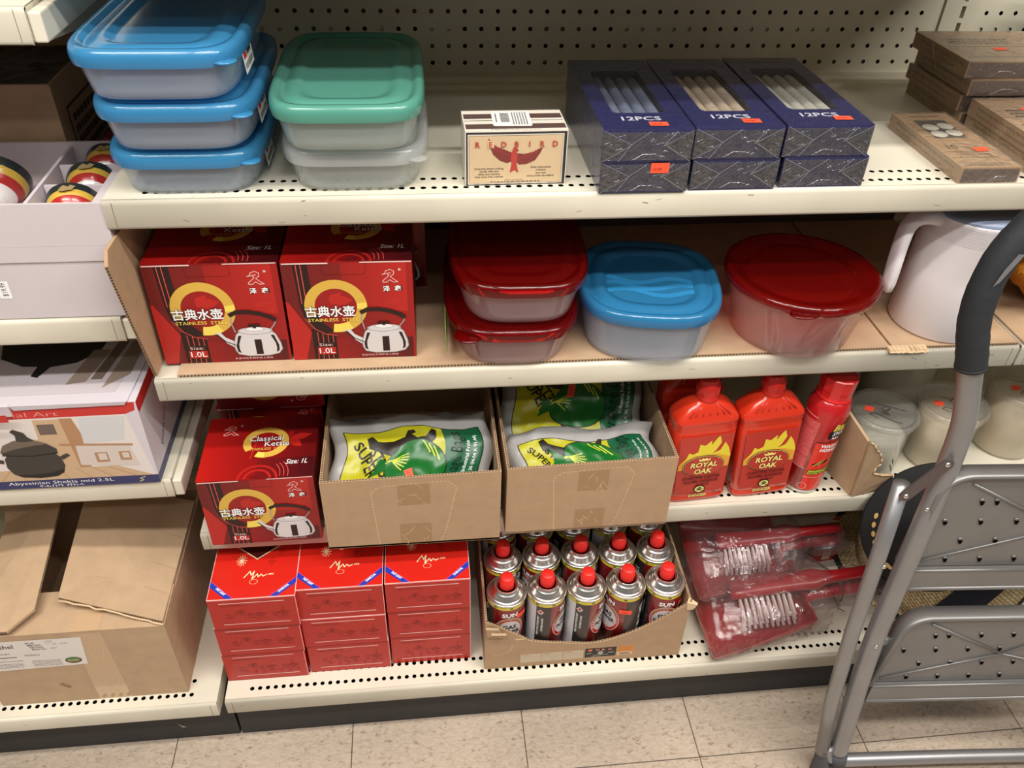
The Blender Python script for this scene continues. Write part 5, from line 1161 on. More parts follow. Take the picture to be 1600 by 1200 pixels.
nt.links.new(bk.outputs['Color'], b.inputs['Base Color']); nt.links.new(bk.outputs['Fac'], bp.inputs['Height']); nt.links.new(bp.outputs[0], b.inputs['Normal'])
STRB = STR.copy(); STRB.name = 'woven_straw_wall'; nt = STRB.node_tree
sp = nt.nodes.new('ShaderNodeSeparateXYZ'); at = nt.nodes.new('ShaderNodeMath'); at.operation = 'ARCTAN2'; ml = nt.nodes.new('ShaderNodeMath'); ml.operation = 'MULTIPLY'; ml.inputs[1].default_value = .155; cb_ = nt.nodes.new('ShaderNodeCombineXYZ')
tcn = [n for n in nt.nodes if n.type == 'TEX_COORD'][0]; mpn = [n for n in nt.nodes if n.type == 'MAPPING'][0]
nt.links.new(tcn.outputs['Object'], sp.inputs[0]); nt.links.new(sp.outputs[1], at.inputs[0]); nt.links.new(sp.outputs[0], at.inputs[1]); nt.links.new(at.outputs[0], ml.inputs[0]); nt.links.new(ml.outputs[0], cb_.inputs[0]); nt.links.new(sp.outputs[2], cb_.inputs[1]); nt.links.new(cb_.outputs[0], mpn.inputs[0])
NAVF = mat((16, 24, 44), .85, bump=.2, bs=300, kind='navy_fabric'); BLKF = mat((16, 15, 17), .8, bump=.2, bs=200, kind='black_fabric')
t = thing('straw_mat', 'woven straw mat with a red, green and black plaited rim, under the basket', 'straw mat', (1.305, .075, zD+.0035), rot=(0, 0, 0))
mb = MB(); rr = .168; mb.lathe([(rr-.002, -.001), (rr, .002), (rr-.002, .005), (.001, .006)], STR, 48); mb.build('woven_disc', t)
cs = [mat((150, 30, 50), .7, kind='crimson_straw'), mat((36, 60, 52), .7, kind='green_straw'), mat((230, 214, 176), .7, kind='pale_straw'), mat((26, 22, 26), .7, kind='black_straw'), mat((200, 70, 60), .7, kind='coral_straw')]
mb = MB()
for k in range(150):
    a = 2*PI*k/150; b2 = a+.05
    mb.tube([(rr*math.cos(a)*.985, rr*math.sin(a)*.985, .0045), (rr*math.cos(a+.025)*1.01, rr*math.sin(a+.025)*1.01, .006), (rr*math.cos(b2)*1.035, rr*math.sin(b2)*1.035, .0035)], .0030, cs[(k//2*3) % 5], 5)
mb.build('plaited_rim', t)
t = thing('straw_basket', 'woven straw basket with dark navy fabric bands, seen between the ladder treads', 'basket', (1.315, .050, zD+.0100))
mb = MB(); mb.lathe([(.135, 0), (.146, .004), (.152, .05), (.156, .10), (.158, .150), (.153, .150), (.151, .10), (.147, .05), (.141, .010), (.001, .008)], STRB, 56); mb.build('woven_body', t)
for k, (a, dw) in enumerate(((-2.75, .20), (-1.95, .21), (-1.02, .20))):
    mb = MB(); g_ = []
    for i in range(12):
        f = i/11; z = .004+.146*f; rr_ = .146+.0125*(z/.15)**.8+.0024
        g_.append([Vector((rr_*math.cos(a+q*dw/3+.25*f-.1), rr_*math.sin(a+q*dw/3+.25*f-.1), z)) for q in range(-3, 4)])
    mb.loft(g_, NAVF, closed=False, cap0=False, cap1=False); mb.loft([[p*1.0+Vector((0,0,.0)) - Vector((p.x, p.y, 0))*.012 for p in r_][::-1] for r_ in g_], NAVF, closed=False, cap0=False, cap1=False); mb.build('fabric_band', t)
# black round fan with cut outs hanging in front of the third shelf
ctr = Vector((1.183, -.050, .400)); n_ = Vector((-.28, -.90, .33)).normalized(); uu = Vector((1, 0, 0)); uu = (uu-n_*uu.dot(n_)).normalized(); vv = n_.cross(uu)
t = thing('round_fan', 'black fabric round fan with straw cut-outs, hung between the shelf and the ladder', 'fan', ctr)
Mx = Matrix((( uu.x, vv.x, n_.x, 0), (uu.y, vv.y, n_.y, 0), (uu.z, vv.z, n_.z, 0), (0,0,0,1)))
mb = MB(); mb.lathe([(.090, -.002), (.116, -.002), (.119, 0), (.116, .003), (.001, .006)], BLKF, 56, M=Mx, sy=1.0); mb.build('fabric_disc', t)
mb = MB()
F = Plane((0,0,0), uu, vv, eps=.001)
for k in range(9):
    a = PI*1.02+k*.17-.25; c_, s_ = math.cos(a), math.sin(a); x, y = .099*c_, .099*s_; L = .011 if k in (5, 6) else .006
    mb.draw(F, [(x-s_*L*q+c_*w2, y+c_*L*q+s_*w2) for q, w2 in ((-1,0),(-.4,.0032),(.5,.0028),(1,0),(.4,-.003),(-.5,-.003))], mat((196, 158, 96), .7, kind='straw_inlay'), 5)
mb.build('straw_inlay', t)

# ================================================================== LEFT BAY
GW = mat((204, 194, 196), .42, var=.03, vs=12, bump=.06, bs=25, kind='white_gloss_card'); GIN = mat((206, 196, 200), .6, kind='white_card_inside')
fx1 = -.0050; GL = .46
t = thing('gift_box', 'white gift box with a price sticker, lower one at left', 'gift box', (fx1-GL, .0040, zL2+.0005))
mb = MB(); mb.box(0, GL, 0, .185, 0, .0780, GW); F = Plane((0,0,0), (1,0,0), (0,0,1)); mb.rect(F, 0, .0765, GL, .0778, WHITE, 1); mb.build('box_body', t, bevel=.001)
mb = MB(); F = Plane((GL-.143, -.0002, .030), (1,0,-.03), (.03,0,1)); mb.rect(F, 0, 0, .014, .024, WHITE, 1); mb.text(F, '$19.99', .010, .0035, .0085, INK, 2, rot=PI/2, wd=.018); mb.build('price_sticker', t)
t = thing('gift_box', 'open white gift box of striped cups in compartments, on top of the sealed one', 'gift box', (fx1-GL+.0055, .0020, zL2+.0792))
th = .004; H = .0730
mb = MB(); mb.box(0, GL, 0, .185, 0, .020, GW); mb.build('box_floor', t)
for nm, a in (('front_wall', (0, GL, 0, th, .0202, H)), ('back_wall', (0, GL, .181, .185, .0202, H))):
    mb = MB(); mb.box(*a, GW); mb.build(nm, t)
mb = MB(); mb.hexa([(GL-.010,th,.0202),(GL,th,.0202),(GL,.1808,.0202),(GL-.010,.1808,.0202),(GL-.012,th,H),(GL-.001,th,H),(GL-.001,.1808,H),(GL-.012,.1808,H)], GW); mb.build('side_wall', t)
mb = MB(); mb.box(0, .008, th, .1808, .0202, H, GW); mb.build('side_wall', t)
for x in (GL-.088, GL-.235, GL-.35): 
    mb = MB(); mb.hexa([(x-.003,th+.0003,.0203),(x+.003,th+.0003,.0203),(x+.003,.1805,.0203),(x-.003,.1805,.0203),(x-.002,th+.0003,H-.004),(x+.002,th+.0003,H-.004),(x+.002,.1805,H-.004),(x-.002,.1805,H-.004)], GIN); mb.build('divider', t)
for y in (.062, .120):
    mb = MB(); mb.box(GL-.084, GL-.013, y, y+.004, .0203, H-.006, GIN); mb.build('divider', t)
CUPB = mat((38, 44, 44), .2, coat=.6, kind='dark_green_glaze'); CUPY = mat((206, 170, 70), .25, coat=.5, kind='yellow_glaze'); CUPR = mat((176, 38, 34), .25, coat=.5, kind='red_glaze'); CUPW = mat((226, 222, 218), .2, coat=.5, kind='white_glaze')
def cup(label, loc, rot, s=1.):
    t = thing('porcelain_cup', label, 'cup', loc, rot=rot, group='striped cups in the open gift box')
    mb = MB(); n_ = 36
    mb.lathe([(.016*s,0),(.016*s,.003*s)], CUPW, n_, cap1=False)
    for (ra, za, rb, zb, m_) in ((.016,.003,.024,.012,CUPW),(.024,.012,.0295,.021,CUPR),(.0295,.021,.0325,.029,CUPY),(.0325,.029,.0345,.039,CUPB)):
        rm, zm = (ra+rb)/2+.0008, (za+zb)/2; mb.lathe([(ra*s, za*s), (rm*s, zm*s), (rb*s, zb*s)], m_, n_, cap0=False, cap1=False)
    mb.lathe([(.0345*s,.039*s),(.0335*s,.0395*s),(.031*s,.029*s),(.022*s,.010*s),(.001,.006*s)], CUPW, n_, cap0=False)
    F = Cyl(.0335*s, 0, .0012, .004); gd = mat((196, 170, 120), .3, metal=.4, kind='gilt_figure')
    mb.draw(F, [(-.010*s,.025*s),(-.004*s,.022*s),(.006*s,.024*s),(.010*s,.032*s),(.004*s,.034*s),(.002*s,.030*s),(-.004*s,.034*s),(-.008*s,.030*s)], gd, 1)
    mb.build('cup_body', t); return t
cx = fx1-GL+.0055
c1 = cup('striped porcelain cup in the front right compartment of the open gift box', (cx+GL-.049, .028, zL2+.0792+.0352), (-1.35, 0, .15), .93)
dup(c1, 'striped porcelain cup in the middle right compartment of the open gift box', (cx+GL-.046, .090, zL2+.0792+.0352), rot=(-1.35, 0, .1)); dup(c1, 'striped porcelain cup in the rear right compartment of the open gift box', (cx+GL-.043, .147, zL2+.0792+.0352), rot=(-1.35, 0, .0))
c2 = cup('wide striped porcelain cup in the large left compartment at the photo edge', (cx+GL-.166, .095, zL2+.0792+.0322), (-1.15, 0, .0), 1.12)
# brown cartons behind the gift boxes
t = thing('carton', 'brown carton with a dark open top and side print, behind the gift boxes', 'cardboard box', (-.42, .192, zL2+.0005))
mb = MB(); mb.box(0, .325, 0, .004, 0, .222, CARD); mb.box(.321, .325, .0042, .225, 0, .222, CARD); mb.box(0, .004, .0042, .225, 0, .222, CARD); mb.box(0, .325, .2252, .229, 0, .222, CARD); mb.box(.0042, .3208, .0042, .225, 0, .006, CARD)
S = Plane((.325, 0, 0), (0,1,0), (0,0,1)); DI = mat((70, 44, 36), .7, kind='brown_stamp_ink')
for e in ((.03,.085,.20,.089),(.03,.18,.20,.184),(.03,.085,.034,.184),(.196,.085,.2,.184)): mb.rect(S, *e, DI, 1)
mb.scribble(S, .045, .095, .185, .172, 5, DI, 1, 5, .6); mb.build('carton_body', t)
mb = MB(); n_ = 26
vs = [Vector((.005+.316*i/n_, .006+.218*j/n_, .205+.006*noise.noise(Vector((i*.5, j*.5, 2))))) for j in range(n_+1) for i in range(n_+1)]
mb.add(vs, [(j*(n_+1)+i, j*(n_+1)+i+1, (j+1)*(n_+1)+i+1, (j+1)*(n_+1)+i) for j in range(n_) for i in range(n_)], mat((52, 42, 40), .25, bump=.3, bs=30, kind='dark_crinkled_film'), True); mb.build('wrapped_contents', t)
PK = mat((150, 70, 92), .45, bump=.3, bs=60, kind='mauve_pack'); PK2 = mat((94, 88, 110), .5, kind='grey_violet_pack'); PK3 = mat((64, 74, 110), .5, kind='dusky_blue_pack')
for k, (lab, x0, x1, y0, z0, z1, m_) in enumerate((('mauve film pack behind the blue tubs, topmost of the small pile', -.078, -.012, .205, .098, .128, PK), ('grey violet pack behind the blue tubs, under the mauve one', -.080, -.012, .212, .046, .096, PK2), ('bottom dark blue pack in the small pile behind the blue tubs', -.084, -.012, .208, .0, .044, PK3))):
    mb = MB(); mb.box(x0, x1, y0, y0+.10, z0+.0006, z1, m_); F = Plane((x0, y0, z0), (1,0,0), (0,0,1)); mb.scribble(F, .004, .006, .06, (z1-z0)*.7, 3, WHITE if k else mat((206, 130, 150), .5, kind='pink_print'), 1, k+2, .3)
    tag(mb.build('film_pack', bevel=.006, loc=(0, 0, zL2)), lab, 'pack')
# clay pot box
t = thing('clay_pot_box', 'white picture box of a black clay pot with a red band, on the left bay', 'box', (-.0300-.40, -.0030, zL3+.0005)); BWd, BD, BH = .400, .200, .1480
PW2 = mat((208, 200, 206), .38, kind='white_picture_print'); PBL = mat((52, 54, 98), .4, kind='indigo_band_print'); PRD = mat((196, 52, 48), .4, kind='coral_red_band'); POT = mat((62, 56, 52), .4, kind='charcoal_pot_print'); POTD = mat((30, 28, 30), .4, kind='black_pot_print'); POTL = mat((112, 98, 84), .4, kind='warm_sheen_print')
WO = mat((200, 168, 134), .42, kind='tan_wood_print'); WO2 = mat((176, 132, 96), .42, kind='brown_wood_print'); KIW = mat((210, 196, 186), .42, kind='pale_cabinet_print')
mb = MB(); mb.box(0, BWd, 0, BD, 0, BH, PW2); s_ = BWd
F = Plane((0,0,0), (1,0,0), (0,0,1), eps=.00012); R_ = BWd
X = lambda d: R_-d   # distance from the right edge
mb.rect(F, 0, 0, R_, .0150, PBL, 1); mb.draw(F, [(0,.124),(X(.018),.128),(X(.004),.134),(X(.002),BH),(0,BH)], PRD, 1)
# kitchen picture
mb.draw(F, [(0,.0150),(X(.003),.0150),(X(.018),.128),(0,.124)], mat((222, 212, 206), .42, kind='hazy_kitchen_print'), 1)
mb.draw(F, [(0,.0152),(X(.006),.0152),(X(.050),.036),(0,.034)], WO, 2)
for k in range(9): mb.stroke(F, [(X(.03+.03*k), .0155), (X(.062+.022*k), .0345)], .0008, WO2, 3)
mb.draw(F, [(X(.152),.036),(X(.100),.036),(X(.104),.124),(X(.138),.124),(X(.140),.09),(X(.150),.09)], WO, 2); mb.draw(F, [(X(.100),.036),(X(.085),.036),(X(.083),.10),(X(.088),.125),(X(.104),.125)], WO2, 2); mb.rect(F, X(.135), .098, X(.113), .116, mat((110, 92, 84), .4, kind='oven_print'), 3)
mb.draw(F, [(X(.084),.080),(X(.030),.084),(X(.020),.125),(X(.080),.125)], mat((206, 204, 204), .42, kind='grey_wall_print'), 2); mb.draw(F, [(X(.098),.040),(X(.020),.034),(X(.026),.072),(X(.096),.078)], KIW, 3)
for k in range(2): mb.rect(F, X(.075-.032*k), .044+.002*k, X(.058-.030*k), .062, WO2, 4); mb.rect(F, X(.071-.032*k), .048+.002*k, X(.060-.030*k), .060, KIW, 5)
mb.stroke(F, [(X(.115),.079),(X(.022),.074)], .0035, WO2, 4)
mb.draw(F, [(0,.036),(X(.235),.036),(X(.240),.080),(0,.083)], WO2, 2); mb.rect(F, X(.228), .086, X(.190), .122, mat((170, 140, 120), .42, kind='shelf_unit_print'), 2)
for k in range(4): mb.rect(F, X(.226-.009*k), .090+.004*(k % 2), X(.220-.009*k), .110, WO2, 3)
mb.rect(F, 0, .086, X(.245), .10, WO, 2)
def pot(mb, F, px, py, s, l):
    q = lambda pts: [(px+a*s, py+b*s) for a, b in pts]
    mb.draw(F, q([(-.40,.10),(-.28,.02),(0,-.01),(.28,.02),(.40,.10),(.46,.25),(.44,.44),(.38,.52),(-.38,.52),(-.44,.44),(-.46,.25)]), POT, l)
    mb.draw(F, q([(-.36,.08),(-.25,.02),(0,-.01),(.28,.02),(.40,.10),(.43,.18),(.2,.10),(-.1,.07)]), POTD, l+1)
    mb.draw(F, q([(-.46,.42),(-.60,.46),(-.60,.38),(-.48,.34)]), POT, l+1); mb.draw(F, q([(.44,.46),(.56,.52),(.60,.47),(.46,.38)]), POT, l+1)
    mb.draw(F, q([(-.44,.54),(-.46,.60),(-.38,.74),(-.18,.84),(.08,.85),(.30,.76),(.43,.63),(.42,.55),(0,.50)]), POTL, l+1); mb.draw(F, q([(-.20,.66),(.10,.72),(.30,.74),(.43,.63),(.42,.55),(0,.50),(-.44,.54),(-.44,.58)]), POT, l+2)
    mb.draw(F, q([(-.14,.82),(-.12,.95),(-.18,1.03),(-.12,1.08),(.02,1.0),(.06,.90),(.14,.83),(0,.80)]), POT, l+2)
    mb.stroke(F, q([(-.44,.53),(0,.49),(.42,.54)]), .02*s, POTD, l+3)
pot(mb, F, X(.157), .0205, .083, 6)
mb.text(F, 'Traditional Art', X(.102), .1300, .0115, mat((232, 142, 132), .5, kind='pale_outline_letters'), 4, 'r', bold=-.004, wd=.140)
mb.text(F, 'Abyssinian Shekla mid 2.5L', X(.062), .0074, .0078, WHITE, 4, 'r', wd=.142); mb.text(F, 'የሐበሻ ሸክላ', X(.104), .0016, .0048, WHITE, 4, 'r', wd=.060)
mb.stroke(F, [(X(.028),.003),(X(.022),.006),(X(.026),.009),(X(.019),.012)], .0013, mat((206, 196, 130), .5, kind='pale_gold_mark'), 2)
S = Plane((R_, 0, 0), (0,1,0), (0,0,1), eps=.00012); mb.rect(S, 0, 0, BD, .0150, PBL, 1); mb.draw(S, [(0,.134),(.004,.128),(BD,.128),(BD,BH),(0,BH)], PRD, 1); pot(mb, S, .125, .070, .045, 3)
mb.text(S, 'Shekla mid 2.5L', .045, .030, .012, BLACK, 2, rot=.62, wd=.085)
mb.build('printed_carton', t, bevel=.001)
mb = MB(); T = Plane((0, 0, BH), (1,0,0), (0,1,0), eps=.0003)
mb.hexa([(0,.0,BH+.0003),(R_-.010,.0,BH+.0003),(R_-.003,BD-.001,BH+.0003),(0,BD-.001,BH+.0003),(0,-.0008,BH+.0022),(R_-.010,-.0008,BH+.0022),(R_-.003,BD-.001,BH+.0022),(0,BD-.001,BH+.0022)], PW2)
T = Plane((0, 0, BH+.0023), (1,0,0), (0,1,0), eps=.0002)
mb.draw(T, [(0,.02),(X(.03),.02),(X(.012),BD-.004),(0,BD-.004)], mat((196, 186, 190), .4, kind='pale_lilac_print'), 1)
mb.draw(T, [(X(.215),.14),(X(.205),.105),(X(.17),.085),(X(.150),.084),(X(.152),.062),(X(.142),.058),(X(.132),.082),(X(.10),.090),(X(.075),.115),(X(.072),.14),(X(.10),.155),(X(.19),.158)], POTD, 2)
mb.draw(T, [(X(.10),.04),(X(.075),.045),(X(.06),.12),(X(.085),.12)], mat((150, 132, 122), .4, kind='faint_tan_print'), 2); mb.draw(T, [(X(.07),.05),(X(.055),.05),(X(.04),.14),(X(.055),.14)], mat((120, 104, 96), .4, kind='dim_brown_print'), 2); mb.draw(T, [(X(.05),.03),(X(.02),.06),(X(.018),.14),(X(.035),.14)], mat((150, 132, 118), .4, kind='beige_brown_print'), 2)
mb.build('lid', t)
mb = MB(); Fl = Plane((0, -.0010, 0), (1,0,0), (0,0,1))
x0, x1 = X(.215), X(.158); z0, z1 = BH-.026, BH+.004
mb.hexa([(x0,-.003,BH-.014),(x1,-.003,BH-.014),(x1,-.0004,BH-.014),(x0,-.0004,BH-.014),(x0,-.0045,BH+.0040),(x1,-.0045,BH+.0040),(x1,-.0005,BH+.0045),(x0,-.0005,BH+.0045)], PW2)
mb.rect(Plane((0,-.0036,0), (1,0,0), (0,-.08,1)), x0, BH-.014, x1, BH-.001, PRD, 1)
mb.hexa([(0,-.002,BH-.006),(x0-.004,-.002,BH-.005),(x0-.004,-.0003,BH-.005),(0,-.0003,BH-.006),(0,-.003,BH+.0028),(x0,-.003,BH+.003),(x0,-.0006,BH+.0032),(0,-.0006,BH+.003)], PW2)
mb.hexa([(x1+.004,-.002,BH-.005),(R_-.014,-.002,BH-.003),(R_-.014,-.0003,BH-.003),(x1+.004,-.0003,BH-.005),(x1,-.003,BH+.003),(R_-.010,-.003,BH+.0032),(R_-.010,-.0006,BH+.0032),(x1,-.0006,BH+.003)], PW2)
mb.build('tuck_flap', t)
# big flapped carton on the bottom left
t = thing('flapped_carton', 'large brown shipping carton with open top flaps and a white label, lower left', 'cardboard box', (-.3460, -.0875, zLD+.0005)); cw, cd, ch = .2900, .300, .1750
mb = MB(); mb.box(0, cw, 0, .005, 0, ch, CARDL); mb.box(0, .005, .0052, cd, 0, ch, CARDL); mb.box(cw-.005, cw, .0052, cd, 0, ch, CARDL); mb.box(.0052, cw-.0052, cd-.005, cd, 0, ch, CARDL); mb.box(.0052, cw-.0052, .0052, cd-.0052, 0, .005, CARDL)
F = Plane((0,0,0), (1,0,0), (0,0,1)); TP = mat((196, 164, 128), .14, coat=.6, bump=.3, bs=50, kind='clear_tape_gloss')
mb.draw(F, [(.152,ch-.001),(.196,ch-.001),(.200,.0),(.150,.0)], TP, 1)
q = random.Random(3)
for k in range(9):
    x = q.uniform(.155, .195); z = q.uniform(.01, .12); mb.stroke(F, [(x, z), (x+q.uniform(-.02, .02), z+q.uniform(.005, .045))], .0008, CARDE, 2)
mb.draw(F, [(.100,.048),(.112,.036),(.118,.040),(.106,.052)], mat((150, 116, 84), .8, kind='scuffed_card'), 1); mb.build('carton_body', t)
mb = MB()
fl = Plane((0,0,ch), (1,0,0), (0,1,0))
mb.add([(0,0,ch),(cw,0,ch),(cw,.075,ch+.004),(0,.075,ch+.004),(0,0,ch+.004),(cw,0,ch+.004),(cw,.075,ch+.008),(0,.075,ch+.008)], [(3,2,1,0),(4,5,6,7),(0,1,5,4),(1,2,6,5),(2,3,7,6),(3,0,4,7)], CARDL); mb.draw(Plane((0,0,ch+.0042), (1,0,0), (0,1,.053)), [(.155,.0),(.194,.0),(.193,.074),(.156,.074)], TP, 1)
mb.build('front_flap', t)
mb = MB(); P = [(cw-.002,.004,ch+.010),(cw-.002,.256,ch+.010),(.118,.268,ch+.052),(.130,.046,ch+.030)]
mb.slab(P, (-.14,-.0,1), -.0048, CARDL); corr_edge(mb, P[0], P[3], (0,0,-.0046), (-.2,-1,0)); corr_edge(mb, P[3], P[2], (0,0,-.0046), (-1,0,0))
mb.tube([Vector(P[0])*(1-k/14)+Vector(P[3])*(k/14)+Vector((q.uniform(-.002,.002),-.002+q.uniform(-.0022,.001),-.0036)) for k in range(15)], .0016, CARDE, 5)
T = Plane(P[0], Vector(P[3])-Vector(P[0]), Vector(P[1])-Vector(P[0])); T.n = -T.n if T.n.z < 0 else T.n
for yy in (.05, .10, .165): mb.stroke(T, [(.004, yy), (.06, yy+.006), (.12, yy+.002)], .0010, mat((168, 134, 98), .85, kind='card_crease'), 2)
mb.build('right_flap', t)
mb = MB(); P = [(.002,.004,ch+.012),(.070,-.004,ch+.020),(.100,.030,ch+.026),(.088,.262,ch+.070),(.002,.256,ch+.040)]
mb.slab(P, (.1,.1,-1), .0048, CARDL); corr_edge(mb, P[2], P[3], (0,0,-.0046), (1,0,0)); corr_edge(mb, P[0], P[1], (0,0,-.0046), (0,-1,0)); mb.build('left_flap', t)
mb = MB(); mb.slab([(.0,.20,ch+.02),(.0,.262,ch+.12),(.072,.268,ch+.12),(.060,.22,ch+.05)], (0,-1,.4), .004, CARDL); mb.build('rear_flap', t)
mb = MB(); F = Plane((0,-.0003,0), (1,0,0), (0,0,1)); PAP = mat((226, 218, 210), .25, coat=.4, kind='white_label_paper')
mb.draw(F, [(.030,.094),(.158,.098),(.165,.166),(.030,.167)], PAP, 2); gp = mat((110, 98, 92), .6, kind='grey_label_print')
mb.draw(F, [(.001,.093),(.0301,.094),(.0301,.167),(.001,.168)], PAP, 2)
mb.text(F, 'ehel', .064, .149, .0135, mat((60, 54, 56), .6, kind='dark_label_print'), 3, 'r', bold=.01)
for i, s_ in enumerate(('SKU#', 'Mfg.Date:', 'Exp.Date:', 'Batch No:')): mb.text(F, s_, .083+.002*i, .1575-.0052*i, .0052, gp, 3, bold=.02)
mb.text(F, '152', .112, .158, .008, mat((150, 150, 160), .6, kind='pale_pen_ink'), 3, shear=.3); mb.text(F, '11 - 06 - 2022', .112, .1525, .0055, mat((150, 150, 160), .6, kind='pale_pen_ink'), 3, shear=.3); mb.text(F, '007', .116, .142, .006, mat((150, 150, 160), .6, kind='pale_pen_ink'), 3, shear=.3)
mb.text(F, 'Injibara', .074, .128, .0075, gp, 3, shear=.2); mb.text(F, '(Sauge)', .054, .135, .006, gp, 3, 'r')
mb.scribble(F, .03, .124, .062, .130, 1, gp, 3, 2, .4); mb.scribble(F, .03, .116, .068, .119, 1, gp, 3, 3, .4); mb.scribble(F, .008, .100, .066, .112, 4, gp, 3, 4, .3); mb.scribble(F, .080, .100, .122, .116, 5, gp, 3, 5, .3)
mb.ell(F, .140, .1105, .0125, .0078, mat((110, 60, 46), .5, kind='brown_emblem'), 3, 20); mb.ell(F, .140, .1120, .0105, .0060, mat((86, 124, 66), .5, kind='green_emblem'), 4, 18); mb.scribble(F, .132, .108, .148, .113, 1, MTAN, 5, 6)
mb.build('shipping_label', t)

# ================================================================== STEP LADDER
la = -.07; ex = Vector((math.cos(la), math.sin(la), 0)); lean = Vector((0, .115, .9933)).normalized(); nn = ex.cross(lean)  # nn points at the shop aisle
ex = ex.normalized(); nn.normalize(); lo_ = Vector((1.020, -.2450, 0))
Ml = Matrix(((ex.x, lean.x, nn.x, lo_.x), (ex.y, lean.y, nn.y, lo_.y), (ex.z, lean.z, nn.z, lo_.z), (0,0,0,1)))
t = thing('step_ladder', 'folded grey metal step ladder leaning at right, with a black foam grip', 'step ladder', (0,0,0)); t.matrix_world = Ml
SIL2 = mat((134, 132, 130), .42, metal=.55, var=.08, vs=12, bump=.05, bs=60, kind='silver_grey_tread'); PLUG = mat((74, 76, 80), .6, kind='grey_plastic_cap'); FOAM = mat((34, 36, 40), .72, bump=.35, bs=90, kind='black_foam'); BRN = mat((100, 90, 88), .4, metal=.5, kind='brownish_steel_link')  # tread metal darkened to hold the shade of its down-facing side
def L3(x, y, z=0.): return Vector((x, y, z))
def smooth_path(pts, n=10):
    pts = [Vector(p) for p in pts]; out = []
    for i in range(len(pts)-1):
        p0, p1, p2, p3 = pts[max(i-1, 0)], pts[i], pts[i+1], pts[min(i+2, len(pts)-1)]
        for k in range(n):
            u = k/n; out.append(.5*((2*p1)+(p2-p0)*u+(2*p0-5*p1+4*p2-p3)*u*u+(3*p1-p0-3*p2+p3)*u**3))
    return out+[pts[-1]]
LADDER_BUILD = True
RM = [L3(.007,.060), L3(.002,.20), L3(.000,.33), L3(.005,.45), L3(.012,.58), L3(.016,.66), L3(.016,.735), L3(.006,.79), L3(-.004,.835), L3(-.018,.895), L3(-.014,.955), L3(.010,1.005), L3(.06,1.05), L3(.13,1.075), L3(.21,1.082)]
LW = .42
mb = MB(); P = smooth_path(RM, 8); mb.tube(P, .0148, SILVER, 20); mb.build('front_frame', t)
mb = MB(); P2 = [L3(LW-p.x, p.y, p.z) for p in smooth_path(RM, 8)]; mb.tube(P2, .0148, SILVER, 20); mb.build('front_frame', t)
mb = MB(); foam = [p for p in smooth_path(RM, 8) if .822 < p.y < 1.06]
q = random.Random(9); mb.tube(foam, [.0185+q.uniform(-.0004, .0004) for _ in foam], FOAM, 26)
mb.tube([foam[0]-(foam[1]-foam[0])*.15, foam[0]+(foam[1]-foam[0])*.5], .0188, FOAM, 26)
fg = mb.build('foam_grip', t)
mb = MB(); k0 = [i for i, p in enumerate(foam) if p.y > .945][0]
c0 = foam[k0]; mb.add([c0+Vector(v) for v in ((-.007,-.010,.0190),(-.001,-.004,.0197),(.010,.016,.0195),(.018,.030,.0185),(.010,.030,.0190),(.0,.012,.0197))], [(0,1,2,3,4,5)], SILVER); mb.build('torn_patch', fg, 'silver metal showing through a tear in the foam')
for sx in (0, 1):
    X = (lambda x: x) if sx == 0 else (lambda x: LW-x)
    mb = MB(); mb.tube([L3(X(-.037),.640,-.002), L3(X(-.036),.50,-.002), L3(X(-.037),.36,-.002), L3(X(-.033),.20,-.002), L3(X(-.020),.062,-.002)], .0115, SILVER, 18); mb.build('rear_leg', t)
    mb = MB(); a, b_ = L3(X(.001),.687,.0170), L3(X(-.039),.634,.0150); d = (b_-a).normalized(); s_ = Vector((-d.y, d.x, 0)).normalized()*.0085; o_ = []
    for c_, sg in ((a, -1), (b_, 1)):
        for k in range(9):
            an = -PI/2+PI*k/8; o_.append(c_+d*(sg*.0085*math.cos(an))+s_*(math.sin(an)*sg))
    mb.slab(o_, (0,0,1), .0028, BRN); lk = mb.build('link_bar', t)
    for c_ in (a, b_):
        mb = MB(); mb.lathe([(.0036, .0028), (.0032, .0042), (.001, .0048)], CHROME, 14, tuple(c_), cap0=False); mb.build('rivet', lk)
    for xx, yy, zz in ((-.001,.608,.0145), (-.030,.499,.0095), (-.003,.339,.0145)):
        mb = MB(); mb.lathe([(.0036, 0), (.0034, .0012), (.001, .0022)], CHROME, 14, (X(xx), yy, zz)); mb.build('rivet', t)
    mb = MB(); mb.tube([L3(X(.010),.036,.0), L3(X(.0068),.064,.0)], .0162, PLUG, 20); mb.build('end_cap', t)
    mb = MB(); mb.loft([[L3(X(-.010)+(.0190-.012*f)*math.cos(2*PI*k/20)-.010*f*(1 if sx == 0 else -1), .0015+.066*f, -.002+(.0185-.006*f)*math.sin(2*PI*k/20)) for k in range(20)] for f in (0, .1, .5, .9, 1)], PLUG); mb.build('rubber_foot', t)
mb = MB(); bar = smooth_path([L3(-.014,.075,-.002), L3(-.006,.052,-.001), L3(.014,.041,0), L3(.06,.040,0), L3(.21,.041,0), L3(.36,.040,0), L3(LW-.014,.041,0), L3(LW+.006,.052,-.001), L3(LW+.014,.075,-.002)], 8)
mb.tube(bar, .0112, SILVER, 18); mb.build('floor_bar', t)
